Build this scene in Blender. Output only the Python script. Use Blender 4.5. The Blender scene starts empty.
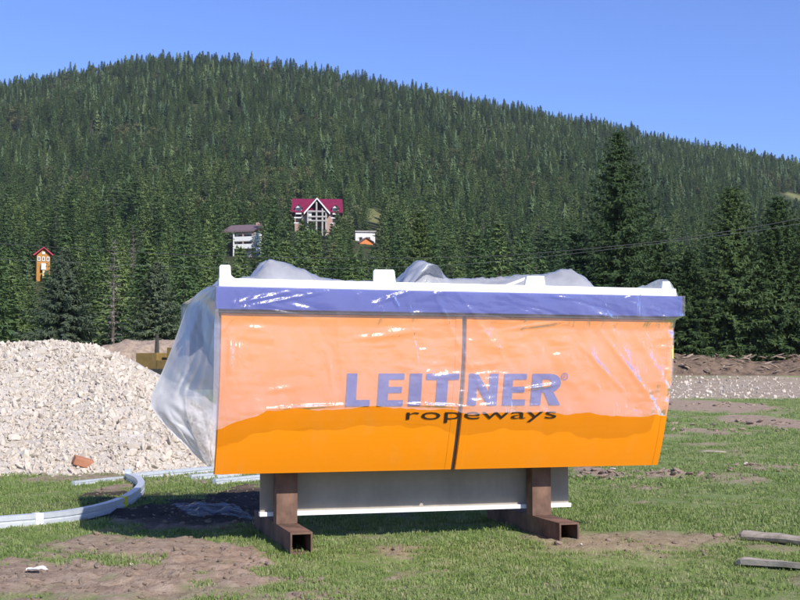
import bpy, bmesh, math, random
import numpy as np
from mathutils import Vector, Matrix
random.seed(7); RNG = np.random.default_rng(7)
S = bpy.context.scene
COL = S.collection
R = math.radians

# ------------------------------------------------------------------ noise
def _h(i, j, k, s):
    n = (i * 374761393 + j * 668265263 + k * 2147483647 + s * 1274126177) & 0xFFFFFFFF
    n = ((n ^ (n >> 13)) * 1274126177) & 0xFFFFFFFF
    n = n ^ (n >> 16)
    return (n & 0xFFFF) / 65535.0
def vn(x, y, z=0.0, s=0):
    x, y, z = np.broadcast_arrays(np.asarray(x, float), np.asarray(y, float), np.asarray(z, float))
    i, j, k = np.floor(x).astype(np.int64), np.floor(y).astype(np.int64), np.floor(z).astype(np.int64)
    f, g, h = x - i, y - j, z - k
    f = f*f*(3-2*f); g = g*g*(3-2*g); h = h*h*(3-2*h)
    def L(a, b, t): return a + (b-a)*t
    c = lambda a, b, d: _h(i+a, j+b, k+d, s)
    return L(L(L(c(0,0,0), c(1,0,0), f), L(c(0,1,0), c(1,1,0), f), g),
             L(L(c(0,0,1), c(1,0,1), f), L(c(0,1,1), c(1,1,1), f), g), h)
def fbm(x, y, z=0.0, o=4, s=0):
    t = 0; a = .5; n = 0
    for q in range(o):
        t = t + a*vn(np.asarray(x)*2**q, np.asarray(y)*2**q, np.asarray(z)*2**q, s+q); n += a; a *= .5
    return t/n
def sst(a, b, x):
    t = np.clip((np.asarray(x, float)-a)/(b-a), 0, 1); return t*t*(3-2*t)

# ------------------------------------------------------------------ camera rays (1200 px focal length, horizon at row 381)
F = 1200.0; PITCH = math.atan(81/F); CZ = 1.6
cp, sp = math.cos(PITCH), math.sin(PITCH)
def ray(px, py):
    a, b = (px-400)/F, (300-py)/F
    return np.array([a, cp - b*sp, sp + b*cp])
def proj(x, y, z):
    x, y, z = np.asarray(x, float), np.asarray(y, float), np.asarray(z, float)-CZ
    d = y*cp + z*sp
    return 400 + F*x/d, 300 - F*(-y*sp + z*cp)/d
def at_y(px, py, y):
    d = ray(px, py); t = y/d[1]; return np.array([d[0]*t, y, CZ+d[2]*t])

# ------------------------------------------------------------------ terrain
SKY = [(-400,150),(-150,105),(0,80),(30,75),(80,65),(130,56),(200,54),(260,58),(330,68),(400,80),(470,93),(540,106),(600,118),(650,130),(700,141),(750,148),(800,160),(950,190),(1200,235)]
_sk = np.array([ray(a, b+12) for a, b in SKY]); SK_K = _sk[:,0]/_sk[:,1]; SK_E = _sk[:,2]/_sk[:,1]
Y0, YR = 110.0, 1100.0
GY = [-60, 0, 18, 40, 65, 85, 95, 110]; GZ = [-.04, -.04, -.04, .22, .68, 1.75, 2.4, 3.4]
def T(x, y):
    x = np.asarray(x, float); y = np.asarray(y, float)
    g = np.interp(y, GY, GZ)
    g = .5*g + .25*np.interp(y-3, GY, GZ) + .25*np.interp(y+3, GY, GZ)
    left = sst(2, -12, x)*sst(30, 62, y)*1.2*(1-sst(80, 110, y)*.6)
    k = x/np.maximum(y, 60)
    zr = CZ + np.interp(k, SK_K, SK_E)*YR
    t = np.maximum((y-Y0)/(YR-Y0), 0)
    s = np.where(t < 1, t**1.4, 1-.35*(t-1))
    hill = (zr-3.4)*s + 26*(fbm(x*.006+3, y*.004, 0, 3, 5)-.5)*sst(.08, .4, t)*sst(1.0, .8, t)
    return g + left + hill
def on_ground(px, py, y0=6., y1=1300.):
    d = ray(px, py); ys = np.geomspace(y0, y1, 6000)
    z = CZ + d[2]/d[1]*ys; x = d[0]/d[1]*ys
    i = int(np.argmax(z <= T(x, ys)))
    return np.array([x[i], ys[i], T(x[i], ys[i])])

# ------------------------------------------------------------------ object helpers
def tag(o, label=None, cat=None, group=None, kind=None):
    for k, v in (('label', label), ('category', cat), ('group', group), ('kind', kind)):
        if v: o[k] = v
    return o
def empty(name, loc=(0,0,0), rz=0):
    o = bpy.data.objects.new(name, None); COL.objects.link(o); o.location = loc; o.rotation_euler = (0,0,rz); o.empty_display_size = .2
    return o
def mk(name, verts, faces, mats, parent=None, smooth=False, mi=None, link=True):
    me = bpy.data.meshes.new(name)
    me.from_pydata([tuple(map(float, v)) for v in verts], [], [tuple(map(int, f)) for f in faces])
    mats = mats if isinstance(mats, (list, tuple)) else [mats]
    for m in mats: me.materials.append(m)
    if mi is not None: me.polygons.foreach_set('material_index', np.asarray(mi, np.int32))
    if smooth: me.polygons.foreach_set('use_smooth', np.ones(len(me.polygons), bool))
    me.update()
    o = bpy.data.objects.new(name, me)
    if link: COL.objects.link(o)
    if parent: o.parent = parent
    return o
class MB:
    def __init__(s): s.v = []; s.f = []; s.mi = []; s.m = 0
    def add(s, v, f):
        b = len(s.v); s.v += [tuple(p) for p in v]
        for q in f: s.f.append(tuple(b+i for i in q)); s.mi.append(s.m)
    def box(s, x0, x1, y0, y1, z0, z1, M=None):
        v = [(x,y,z) for z in (z0,z1) for y in (y0,y1) for x in (x0,x1)]
        if M is not None: v = [tuple(M @ Vector(p)) for p in v]
        s.add(v, [(0,2,3,1),(4,5,7,6),(0,1,5,4),(2,6,7,3),(0,4,6,2),(1,3,7,5)])
    def prism(s, pts, y0, y1, M=None):
        n = len(pts)
        v = [(p[0],y0,p[1]) for p in pts] + [(p[0],y1,p[1]) for p in pts]
        if M is not None: v = [tuple(M @ Vector(p)) for p in v]
        s.add(v, [tuple(range(n)), tuple(range(2*n-1,n-1,-1))] + [(i, i+n, (i+1)%n+n, (i+1)%n) for i in range(n)])
    def tube(s, path, rad, n=8):
        path = [Vector(p) for p in path]; rad = rad if isinstance(rad, (list,tuple)) else [rad]*len(path); rings = []
        for i, p in enumerate(path):
            d = (path[min(i+1,len(path)-1)] - path[max(i-1,0)]).normalized()
            a = d.orthogonal().normalized() if abs(d.z) > .9 else d.cross(Vector((0,0,1))).normalized(); b = d.cross(a)
            rings.append([p + (a*math.cos(2*math.pi*k/n) + b*math.sin(2*math.pi*k/n))*rad[i] for k in range(n)])
        v = [q for r in rings for q in r]; f = []
        for i in range(len(rings)-1):
            for k in range(n): f.append((i*n+k, i*n+(k+1)%n, (i+1)*n+(k+1)%n, (i+1)*n+k))
        f += [tuple(range(n-1,-1,-1)), tuple((len(rings)-1)*n+k for k in range(n))]
        s.add(v, f)
    def sweep(s, path, prof):       # prof: (side, up) points, path horizontal
        path = [Vector(p) for p in path]; m = len(prof); v = []
        for i, p in enumerate(path):
            d = path[min(i+1,len(path)-1)] - path[max(i-1,0)]; d.z = 0; d.normalize()
            a = Vector((d.y, -d.x, 0))
            v += [p + a*q[0] + Vector((0,0,q[1])) for q in prof]
        f = [(i*m+k, (i+1)*m+k, (i+1)*m+(k+1)%m, i*m+(k+1)%m) for i in range(len(path)-1) for k in range(m)]
        f += [tuple(range(m)), tuple((len(path)-1)*m+k for k in range(m-1,-1,-1))]
        s.add(v, f)
    def build(s, name, mats, parent=None, smooth=False, bevel=0, link=True):
        o = mk(name, s.v, s.f, mats, parent, smooth, s.mi if isinstance(mats, (list,tuple)) else None, link)
        bm = bmesh.new(); bm.from_mesh(o.data); bmesh.ops.recalc_face_normals(bm, faces=bm.faces)
        if bevel: bmesh.ops.bevel(bm, geom=list(bm.edges), offset=bevel, segments=2, affect='EDGES', profile=.7)
        bm.to_mesh(o.data); bm.free()
        return o
def grid_faces(nr, nc):
    i = np.arange(nr-1)[:,None]*nc + np.arange(nc-1)[None,:]
    return np.stack([i, i+1, i+nc+1, i+nc], -1).reshape(-1,4)

# ------------------------------------------------------------------ materials
def mat(name, col=(.5,.5,.5), rough=.7, metal=0., spec=.4):
    m = bpy.data.materials.new(name); m.use_nodes = True; b = m.node_tree.nodes['Principled BSDF']
    b.inputs['Base Color'].default_value = (*col, 1); b.inputs['Roughness'].default_value = rough
    b.inputs['Metallic'].default_value = metal; b.inputs['Specular IOR Level'].default_value = spec
    return m
class NT:
    def __init__(s, m): s.m = m; s.t = m.node_tree; s.b = s.t.nodes.get('Principled BSDF')
    def n(s, typ, **kw):
        o = s.t.nodes.new(typ)
        for k, v in kw.items(): setattr(o, k, v)
        return o
    def l(s, a, b): s.t.links.new(a, b)
    def coord(s, space='Object', scale=(1,1,1)):
        if space == 'World': c = s.n('ShaderNodeNewGeometry').outputs['Position']
        else: c = s.n('ShaderNodeTexCoord').outputs[space]
        mp = s.n('ShaderNodeMapping'); mp.inputs['Scale'].default_value = scale; s.l(c, mp.inputs['Vector']); return mp.outputs[0]
    def noise(s, scale, detail=4, rough=.55, vec=None, dist=0):
        o = s.n('ShaderNodeTexNoise'); o.inputs['Scale'].default_value = scale; o.inputs['Detail'].default_value = detail
        o.inputs['Roughness'].default_value = rough; o.inputs['Distortion'].default_value = dist
        if vec is not None: s.l(vec, o.inputs['Vector'])
        return o.outputs['Fac']
    def ramp(s, fac, stops):
        o = s.n('ShaderNodeValToRGB'); e = o.color_ramp.elements
        while len(e) < len(stops): e.new(.5)
        for q, (p, c) in zip(e, stops): q.position = p; q.color = (*c, 1) if len(c) == 3 else c
        s.l(fac, o.inputs[0]); return o.outputs[0]
    def mix(s, fac, a, b, mode='MIX'):
        o = s.n('ShaderNodeMix', data_type='RGBA', blend_type=mode)
        for v, i in ((fac, 0), (a, 6), (b, 7)):
            if hasattr(v, 'links'): s.l(v, o.inputs[i])
            else: o.inputs[i].default_value = v if i == 0 else (*v, 1)
        return o.outputs[2]
    def math(s, op, a, b=0., c=None, clamp=False):
        o = s.n('ShaderNodeMath', operation=op, use_clamp=clamp)
        for v, i in ((a, 0), (b, 1), (c, 2)):
            if v is None: continue
            if hasattr(v, 'links'): s.l(v, o.inputs[i])
            else: o.inputs[i].default_value = v
        return o.outputs[0]
    def bump(s, h, strength=.4, dist=.02, to=None):
        o = s.n('ShaderNodeBump'); o.inputs['Strength'].default_value = strength; o.inputs['Distance'].default_value = dist
        s.l(h, o.inputs['Height']); s.l(o.outputs[0], (to or s.b).inputs['Normal']); return o.outputs[0]
    def base(s, c): s.l(c, s.b.inputs['Base Color'])

def noisy(name, c0, c1, scale=8, rough=.8, bump=.3, dist=.01, space='Object', vscale=(1,1,1), metal=0, spec=.3, detail=6):
    m = mat(name, c0, rough, metal, spec); t = NT(m); v = t.coord(space, vscale)
    n = t.noise(scale, detail, .62, v); t.base(t.ramp(n, [(.3, c0), (.7, c1)]))
    if bump: t.bump(t.noise(scale*3, 5, .6, v), bump, dist)
    return m

def foliage(name, dark, mid, light, transl=.12, scale=1.2):
    m = mat(name, mid, .65, 0, .25); t = NT(m)
    oi = t.n('ShaderNodeObjectInfo').outputs['Random']
    nz = t.noise(scale, 3, .6, t.coord('World'))
    low = t.noise(.016, 4, .6, t.coord('World'))
    f = t.math('ADD', t.math('ADD', t.math('MULTIPLY', oi, .55), t.math('MULTIPLY', nz, .35)), t.math('MULTIPLY', t.math('SUBTRACT', low, .38), .6))
    c = t.ramp(f, [(.12, dark), (.5, mid), (.92, light)]); t.base(c)
    tr = t.n('ShaderNodeBsdfTranslucent'); t.l(c, tr.inputs[0])
    mx = t.n('ShaderNodeMixShader'); mx.inputs[0].default_value = transl
    t.l(t.b.outputs[0], mx.inputs[1]); t.l(tr.outputs[0], mx.inputs[2])
    t.l(mx.outputs[0], t.t.nodes['Material Output'].inputs[0])
    return m

def film_mat(name, fac=.24, tint=(.86,.87,.90), gloss=1.0, fac_var=.12, bs=.55, zcut=None):
    m = bpy.data.materials.new(name); m.use_nodes = True; t = NT(m); t.t.nodes.remove(t.b)
    v = t.coord('Object')
    n1 = t.noise(2.2, 5, .6, v, .6); n2 = t.noise(5, 4, .55, t.coord('Object', (1,1,.6)), 2.2); n3 = t.noise(34, 3, .6, v, 1.)
    h = t.math('ADD', t.math('MULTIPLY', n2, 1.), t.math('MULTIPLY', n3, .12))
    bp = t.n('ShaderNodeBump'); bp.inputs['Strength'].default_value = bs; bp.inputs['Distance'].default_value = .02; t.l(h, bp.inputs['Height'])
    tr = t.n('ShaderNodeBsdfTransparent'); tr.inputs[0].default_value = (.965,.965,.97,1)
    df = t.n('ShaderNodeBsdfDiffuse'); df.inputs[0].default_value = (*tint,1); t.l(bp.outputs[0], df.inputs['Normal'])
    tl = t.n('ShaderNodeBsdfTranslucent'); tl.inputs[0].default_value = (*tint,1)
    dm = t.n('ShaderNodeMixShader'); dm.inputs[0].default_value = .3; t.l(df.outputs[0], dm.inputs[1]); t.l(tl.outputs[0], dm.inputs[2])
    f = t.math('ADD', t.math('MULTIPLY', t.math('SUBTRACT', n1, .5), fac_var*3), fac, clamp=True)
    if zcut:
        sp_ = t.n('ShaderNodeSeparateXYZ'); t.l(t.n('ShaderNodeTexCoord').outputs['Object'], sp_.inputs[0])
        st = t.n('ShaderNodeMapRange', interpolation_type='SMOOTHSTEP'); t.l(sp_.outputs[2], st.inputs[0])
        for k_, v_ in ((1, zcut[0]-.12), (2, zcut[0]+.03), (3, 1.), (4, zcut[1])): st.inputs[k_].default_value = v_
        f = t.math('MULTIPLY', f, st.outputs[0])
    m1 = t.n('ShaderNodeMixShader'); t.l(f, m1.inputs[0]); t.l(tr.outputs[0], m1.inputs[1]); t.l(dm.outputs[0], m1.inputs[2])
    gl = t.n('ShaderNodeBsdfGlossy'); gl.inputs['Roughness'].default_value = .21; gl.inputs[0].default_value = (1,1,1,1); t.l(bp.outputs[0], gl.inputs['Normal'])
    fr = t.n('ShaderNodeFresnel'); fr.inputs['IOR'].default_value = 1.5; t.l(bp.outputs[0], fr.inputs['Normal'])
    m2 = t.n('ShaderNodeMixShader'); t.l(t.math('MULTIPLY', fr.outputs[0], gloss, clamp=True), m2.inputs[0]); t.l(m1.outputs[0], m2.inputs[1]); t.l(gl.outputs[0], m2.inputs[2])
    t.l(m2.outputs[0], t.t.nodes['Material Output'].inputs[0])
    return m

M = {}
Z_BLUE_B_ = 2.27
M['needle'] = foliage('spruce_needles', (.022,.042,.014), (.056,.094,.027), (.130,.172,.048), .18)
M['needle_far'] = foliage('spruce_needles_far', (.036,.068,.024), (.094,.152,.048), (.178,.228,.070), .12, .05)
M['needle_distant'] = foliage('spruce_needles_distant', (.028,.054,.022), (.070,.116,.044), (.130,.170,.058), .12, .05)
M['needle_grey'] = foliage('spruce_needles_grey', (.052,.072,.042), (.082,.108,.058), (.12,.148,.078))
M['leaf'] = foliage('broadleaf', (.11,.13,.05), (.14,.155,.06), (.16,.15,.065), .2, .1)
M['dead'] = noisy('dead_twigs', (.16,.14,.12), (.26,.23,.20), 3, .9, 0)
M['bark'] = noisy('bark', (.06,.045,.035), (.14,.11,.085), 12, .9, .5, .02, vscale=(1,1,.3))
M['orange'] = mat('orange_paint', (.95,.30,.002), .42, 0, .45)
t = NT(M['orange']); v = t.coord('Object'); t.base(t.mix(t.math('MULTIPLY', t.noise(2.5, 6, .65, v), .35), (.88,.27,.003), (.81,.24,.004))); t.bump(t.noise(160, 2, .5, v), .06, .002)
M['blue'] = noisy('blue_paint', (.03,.055,.27), (.04,.066,.31), 3, .4, .05, .002)
M['white'] = noisy('white_paint', (.80,.80,.79), (.84,.84,.83), 5, .45, .05, .002)
M['grey'] = noisy('grey_composite', (.30,.262,.205), (.37,.325,.26), 3, .6, .08, .004)
M['rubber'] = noisy('black_rubber', (.035,.035,.035), (.055,.052,.048), 10, .6, .1, .002)
M['letter_blue'] = mat('letter_blue', (.065,.095,.36), .4)
M['letter_dark'] = mat('letter_dark', (.035,.02,.012), .45)
M['rust'] = noisy('rusty_steel', (.065,.038,.027), (.235,.135,.092), 5, .85, .4, .006, vscale=(1,1,.6))
M['yellow'] = noisy('yellow_sticker', (.75,.72,.02), (.8,.76,.03), 4, .5, 0)
M['film'] = film_mat('plastic_film', .225, (.86,.76,.84), .8, fac_var=.07, zcut=(Z_BLUE_B_, .5))
M['film2'] = film_mat('plastic_film_thick', .42, (.88,.88,.92), .8, .12)
M['film_flap'] = film_mat('plastic_film_flap', .52, (.90,.89,.90), .7, .08, .25)
M['film3'] = film_mat('plastic_film_bundled', .55, (.55,.57,.64), .8, .10)
M['galv'] = noisy('galvanised_steel', (.55,.57,.60), (.68,.70,.72), 14, .42, .15, .002, metal=.35)
M['rock'] = noisy('limestone', (.43,.372,.292), (.60,.538,.445), 2.2, .9, .5, .02)
t = NT(M['rock'])
oi = t.n('ShaderNodeObjectInfo').outputs['Random']; old = t.b.inputs['Base Color'].links[0].from_socket
t.base(t.mix(oi, old, (.60,.52,.44), 'MIX')); t.base(t.mix(.75, t.b.inputs['Base Color'].links[0].from_socket, t.ramp(oi, [(0,(.78,.74,.70)),(.5,(1,1,.99)),(1,(1,.96,.90))]), 'MULTIPLY'))
M['rubble'] = noisy('rubble_fines', (.40,.35,.29), (.58,.52,.45), 5, .95, .8, .05)
M['soil'] = noisy('soil_clod', (.23,.165,.118), (.43,.325,.24), 6, .95, .8, .03)
M['bankmat'] = noisy('churned_earth', (.085,.056,.038), (.26,.18,.125), 1.8, .95, 1, .1, 'World')
M['brick'] = noisy('terracotta', (.36,.15,.08), (.46,.21,.12), 6, .9, .2, .01)
M['wood'] = noisy('weathered_wood', (.24,.195,.15), (.44,.385,.315), 7, .85, .5, .006, vscale=(.25,3,3))
M['paper'] = noisy('white_scrap', (.72,.72,.72), (.82,.82,.82), 8, .7, .3, .01)
M['cable'] = mat('cable', (.04,.04,.04), .6)
M['cable_pale'] = mat('cable_pale', (.13,.135,.14), .6)
M['maroon'] = noisy('maroon_sheet_roof', (.16,.012,.042), (.21,.018,.055), .6, .45, .1, .01)
M['brownroof'] = noisy('brown_roof', (.14,.095,.10), (.19,.13,.135), 1.2, .7, .2, .02)
M['redroof'] = noisy('red_roof', (.42,.03,.07), (.48,.045,.09), 1, .6, .1, .02)
M['wall_white'] = noisy('white_render', (.66,.65,.61), (.76,.75,.71), .8, .8, .1, .01)
M['wall_brick'] = noisy('hollow_brick', (.36,.22,.175), (.46,.31,.25), .9, .9, .2, .02)
M['wall_ochre'] = noisy('ochre_wall', (.38,.18,.045), (.46,.24,.06), .9, .8, .1, .01)
M['concrete'] = noisy('concrete', (.30,.28,.255), (.46,.43,.39), .7, .9, .2, .02)
M['orange_wall'] = noisy('orange_wall', (.62,.19,.06), (.68,.24,.08), .8, .8, .1, .01)
M['dark'] = mat('unlit_interior', (.025,.02,.02), .8)
M['glass'] = mat('window_glass', (.05,.055,.065), .08, 0, .6)
M['dozer'] = noisy('dozer_yellow', (.17,.11,.035), (.27,.175,.05), 4, .6, .1, .01)
M['iron'] = noisy('dark_iron', (.03,.026,.024), (.07,.06,.05), 6, .7, .2, .01)
t = NT(M['grey']); v = t.coord('Object', (1,1,.25)); old = t.b.inputs['Base Color'].links[0].from_socket
t.base(t.mix(t.ramp(t.noise(2.2, 7, .7, v), [(.45,(0,0,0)),(.75,(.7,.7,.7))]), old, (.19,.165,.135)))
t = NT(M['orange']); old = t.b.inputs['Base Color'].links[0].from_socket
t.base(t.mix(t.ramp(t.noise(3.5, 8, .75, t.coord('Object', (1,1,.3))), [(.52,(0,0,0)),(.85,(.28,.28,.28))]), old, (.62,.30,.09)))
t.l(t.ramp(t.noise(6, 5, .6, t.coord('Object')), [(.3,(.34,.34,.34)),(.7,(.5,.5,.5))]), t.b.inputs['Roughness'])
# grass blades
M['grass'] = foliage('grass_blades', (.17,.245,.06), (.25,.325,.10), (.45,.41,.23), .38, .5)

# ------------------------------------------------------------------ box frame of the cover
TH = math.atan(.29)
U = np.array([math.cos(TH), math.sin(TH), 0]); NB = np.array([-math.sin(TH), math.cos(TH), 0])
P0 = at_y(221, 313, 11.3); ZT = P0[2]
def w(u, n, z): return P0*np.array([1,1,0]) + U*u + NB*n + np.array([0,0,z])
def uz(px, py, n=0.):
    d = ray(px, py); o = np.array([0,0,CZ]); p = P0 + NB*n; t = np.dot(p-o, NB)/np.dot(d, NB); q = o + d*t
    return float(np.dot(q-P0, U)), float(q[2])
REC = .38
ZB = uz(211.7, 474.6, REC)[1]
def prof(z): return REC*np.clip((ZT-np.asarray(z, float))/(ZT-ZB), -.2, 1.1)**2 * np.sign(1)
def uz_panel(px, py):
    n = 0.
    for _ in range(12): u, z = uz(px, py, n); n = float(prof(z))
    return u, z
UMAX = uz(673.5, 322)[0]; U_SEAM = uz(464.6, 319)[0]
Z_BLUE_T = uz(222, 286.5, -.06)[1]; Z_BLUE_B = uz(222, 309, -.06)[1]; Z_BEAM = uz(222, 278, -.04)[1]
UB0, UB1 = uz(216, 300, -.06)[0], uz(682.5, 310, -.06)[0]
LOC = Matrix.Translation(Vector((P0[0], P0[1], 0))) @ Matrix.Rotation(TH, 4, 'Z')       # local x = u, y = n (back), z = up
print('cover', UMAX, ZT, ZB, U_SEAM, Z_BEAM, Z_BLUE_T, Z_BLUE_B, UB0, UB1)

cover = empty('lift_cover', (P0[0], P0[1], 0), TH)
tag(cover, 'big curved orange station cover with blue lettering and blue top band, wrapped in clear plastic', 'station cover')
def panel(u0, u1):
    zs = np.linspace(ZT, ZB, 22); v = []; f = []
    cols = [u0, u0+.006, u0+.07, u0+.075, u1-.075, u1-.07, u1-.006, u1]
    offs = [.012, 0, 0, .004, .004, 0, 0, .012]
    for z in zs:
        for c, q in zip(cols, offs): v.append((c, float(prof(z))+q, z))
    nc = len(cols); f = [list(q) for q in grid_faces(len(zs), nc)]
    b = len(v)                                    # back skin gives the shell its thickness and returns
    for z in zs:
        for c in cols: v.append((c, float(prof(z))+.05, z))
    f += [[i+b for i in q[::-1]] for q in grid_faces(len(zs), nc)]
    for r in range(len(zs)-1):
        for c in (0, nc-1):
            a = r*nc+c; f.append([a, a+nc, a+nc+b, a+b])
    for r in (0, len(zs)-1):
        for c in range(nc-1):
            a = r*nc+c; f.append([a, a+1, a+1+b, a+b])
    o = mk('cover_panel', v, f, M['orange'], cover)
    bm = bmesh.new(); bm.from_mesh(o.data); bmesh.ops.recalc_face_normals(bm, faces=bm.faces); bm.to_mesh(o.data); bm.free()
    return o
SW = .019
pl = panel(0, U_SEAM-SW); pr = panel(U_SEAM+SW, UMAX)
# rubber strip sunk in the seam
zs = np.linspace(ZT, ZB+.004, 16); v = []
for z in zs:
    for a, q in ((-SW+.001, .03), (SW-.001, .03)): v.append((U_SEAM+a, float(prof(z))+q, z))
mk('seam_strip', v, grid_faces(16, 2), M['rubber'], cover)
b = MB(); b.box(UB0, UB1, -.06, .02, Z_BLUE_B, Z_BLUE_T); b.build('trim_band', M['blue'], cover, bevel=.006)
b = MB(); b.box(.0, UMAX, .022, .05, ZT-.06, Z_BLUE_B+.05); b.box(UB0+.03, UB1-.03, -.035, .021, Z_BLUE_B-.03, Z_BLUE_B-.002); b.build('gap_strip', M['rubber'], cover)
bu0, bu1 = uz(219, 283, -.04)[0], uz(676, 293, -.04)[0]
b = MB(); b.box(bu0, bu1, -.045, .06, Z_BLUE_T+.002, Z_BEAM); beam = b.build('top_beam', M['white'], cover, bevel=.008)
for px, py in ((341,283),(352,283),(363,284),(403,285),(413,285),(444,288),(451,288),(472,289),(481,289),(636,293),(641,294)):
    u, z = uz(px, py, -.047); b = MB()
    b.prism([(u+.012*math.cos(a), z+.012*math.sin(a)) for a in np.linspace(0, 2*math.pi, 8, False)], -.049, -.044); b.build('bolt', M['galv'], beam)
def tab(pts, n0=-.043, n1=.0):
    q = [uz(a, c, -.04) for a, c in pts]; m = MB(); m.prism(q, n0, n1); return m.build('mounting_tab', M['white'], cover, bevel=.004)
tab([(219.5,278.5),(219.5,266.5),(221,264.8),(229.5,264.8),(230.6,266.5),(231,275),(234,277.8),(237,278.6)])
tab([(373.5,284),(373.8,271),(375,269.4),(393,269.6),(394.5,271),(396,284)])
tab([(524.5,288.5),(527,276),(544,276),(546,289)])
tab([(661.5,293),(662.5,281.5),(669.5,281.5),(673,293)])
b = MB(); q = [uz(a, c, 0) for a, c in ((498,287.5),(526,277),(526,279.5),(505,287.8))]; b.prism(q, 0, .02); b.build('tab_brace', M['white'], cover)
DEEP = 2.9
# hidden carcass: roof plate, end plates, back panel
b = MB(); b.box(.03, UMAX-.03, .062, DEEP, Z_BLUE_T-.03, Z_BLUE_T); b.build('roof_panel', M['grey'], cover)
DEEP = 2.9
def endplate(u0):
    zs = np.linspace(Z_BLUE_T-.035, ZB+.03, 14); pts = [(float(prof(min(z, ZT)))+.052, z) for z in zs] + [(.60, ZB+.03), (.20, Z_BLUE_T-.035)]
    v = [(u0, a, z) for a, z in pts] + [(u0+.02, a, z) for a, z in pts]; n = len(pts)
    f = [tuple(range(n)), tuple(range(2*n-1, n-1, -1))] + [(i, i+n, (i+1)%n+n, (i+1)%n) for i in range(n)]
    o = mk('end_plate', v, f, M['grey'], cover)
    bm = bmesh.new(); bm.from_mesh(o.data); bmesh.ops.recalc_face_normals(bm, faces=bm.faces); bm.to_mesh(o.data); bm.free()
endplate(.03); endplate(UMAX-.05)
b = MB(); b.box(.03, UMAX-.03, DEEP+.003, DEEP+.03, 1.5, Z_BLUE_T); b.build('back_panel', M['grey'], cover)
NG = .92
su0, zl0 = uz(260, 511, NG); su1, zl1 = uz(568.5, 503, NG); ZL = .5*(zl0+zl1)
b = MB(); b.box(su0, su1, NG, NG+.03, ZL-.02, ZB+.2); sk = b.build('skirt_panel', M['grey'], cover, bevel=.004)
b = MB(); b.box(su0-.01, su1+.01, NG-.05, NG+.034, ZL-.045, ZL-.002); b.build('lip', M['white'], sk, bevel=.004)
u, z = uz_panel(673, 352); b = MB()
b.box(UMAX-.012, UMAX+.004, float(prof(z))-.003, float(prof(z))+.04, z-.07, z+.07); b.build('sticker', M['yellow'], cover)

# lettering on the panel
def on_panel(pts, off=.007):
    return [(u, float(prof(z))-off, z) for u, z in pts]
ua, za = uz_panel(345.5, 406.2); _, zb_ = uz_panel(345.5, 373.4); LH = zb_-za
def glyph(strokes, px0, px1):
    u0 = uz_panel(px0, 404)[0]; u1 = uz_panel(px1, 404)[0]; v = []; f = []
    for poly in strokes:
        b0 = len(v); v += on_panel([(u0+(u1-u0)*x, za+LH*y) for x, y in poly]); f.append(tuple(range(b0, len(v))))
    o = mk('letter', v, f, M['letter_blue'], None)
    return o
def rect(x0, x1, y0, y1): return [(x0,y0),(x1,y0),(x1,y1),(x0,y1)]
Lg = [rect(0,.42,.19,1), rect(0,1,0,.19)]
Eg = [rect(0,.40,0,1), rect(.40,1,0,.18), rect(.40,.93,.41,.59), rect(.40,1,.82,1)]
Ig = [rect(0,1,0,1)]
Tg = [rect(0,1,.81,1), rect(.33,.67,0,.81)]
Ng = [rect(0,.30,0,1), rect(.70,1,0,1), [(.30,1),(.30,.62),(.70,0),(.70,.38)]]
Ng[2] = [(.30,.58),(.70,0),(.70,.42),(.30,1)]
arc = [(.60+.36*math.sin(a), .705+.295*math.cos(a)) for a in np.linspace(0, math.pi, 11)]
arci = [(.52+.14*math.sin(a), .705+.125*math.cos(a)) for a in np.linspace(0, math.pi, 11)]
Rg = [rect(0,.34,0,1)]
Rg += [[(.34,1),(.60,1),(.52,.83),(.34,.83)], [(.34,.58),(.52,.58),(.60,.41),(.34,.41)]]
Rg += [[arc[i], arc[i+1], arci[i+1], arci[i]] for i in range(10)]
Rg += [[(.42,.41),(.74,.41),(1.0,0),(.64,0)]]
for g, a, c in ((Lg,345.5,369.3),(Eg,377,402.5),(Ig,408,420.3),(Tg,424.5,457),(Ng,466.8,496.3),(Eg,502,524.5),(Rg,530,560)):
    glyph(g, a, c).parent = cover
def text_mesh(body, box_uz, name, m, off=.006):
    cu = bpy.data.curves.new('t', 'FONT'); cu.body = body; cu.offset = -.004; cu.resolution_u = 3
    o = bpy.data.objects.new('t', cu); COL.objects.link(o); bpy.context.view_layer.update()
    me = bpy.data.meshes.new_from_object(o.evaluated_get(bpy.context.evaluated_depsgraph_get()))
    co = np.array([q.co[:] for q in me.vertices]); fs = [tuple(p.vertices) for p in me.polygons]
    bpy.data.objects.remove(o)
    lo, hi = co.min(0), co.max(0); (u0, z0), (u1, z1) = box_uz
    v = [(u0+(u1-u0)*(q[0]-lo[0])/(hi[0]-lo[0]), z0+(z1-z0)*(q[1]-lo[1])/(hi[1]-lo[1])) for q in co]
    return mk(name, on_panel(v, off), fs, m, cover)
r0 = uz_panel(405.5, 423.2); r1 = uz_panel(556.8, 411)
text_mesh('ropeways', ((r0[0], r0[1]), (r1[0], r0[1]+.108)), 'small_lettering', M['letter_dark'])
c = uz_panel(564.5, 376.5); v = []; f = []
for rr in (.030, .038):
    for k in range(20): v.append((c[0]+rr*math.cos(k*math.pi/10), c[1]+rr*math.sin(k*math.pi/10)))
f = [(k, (k+1)%20, 20+(k+1)%20, 20+k) for k in range(20)]
o = mk('registered_mark', on_panel(v), f, M['letter_blue'], cover)
text_mesh('R', ((c[0]-.013, c[1]-.018), (c[0]+.015, c[1]+.018)), 'registered_mark', M['letter_blue'])

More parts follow.
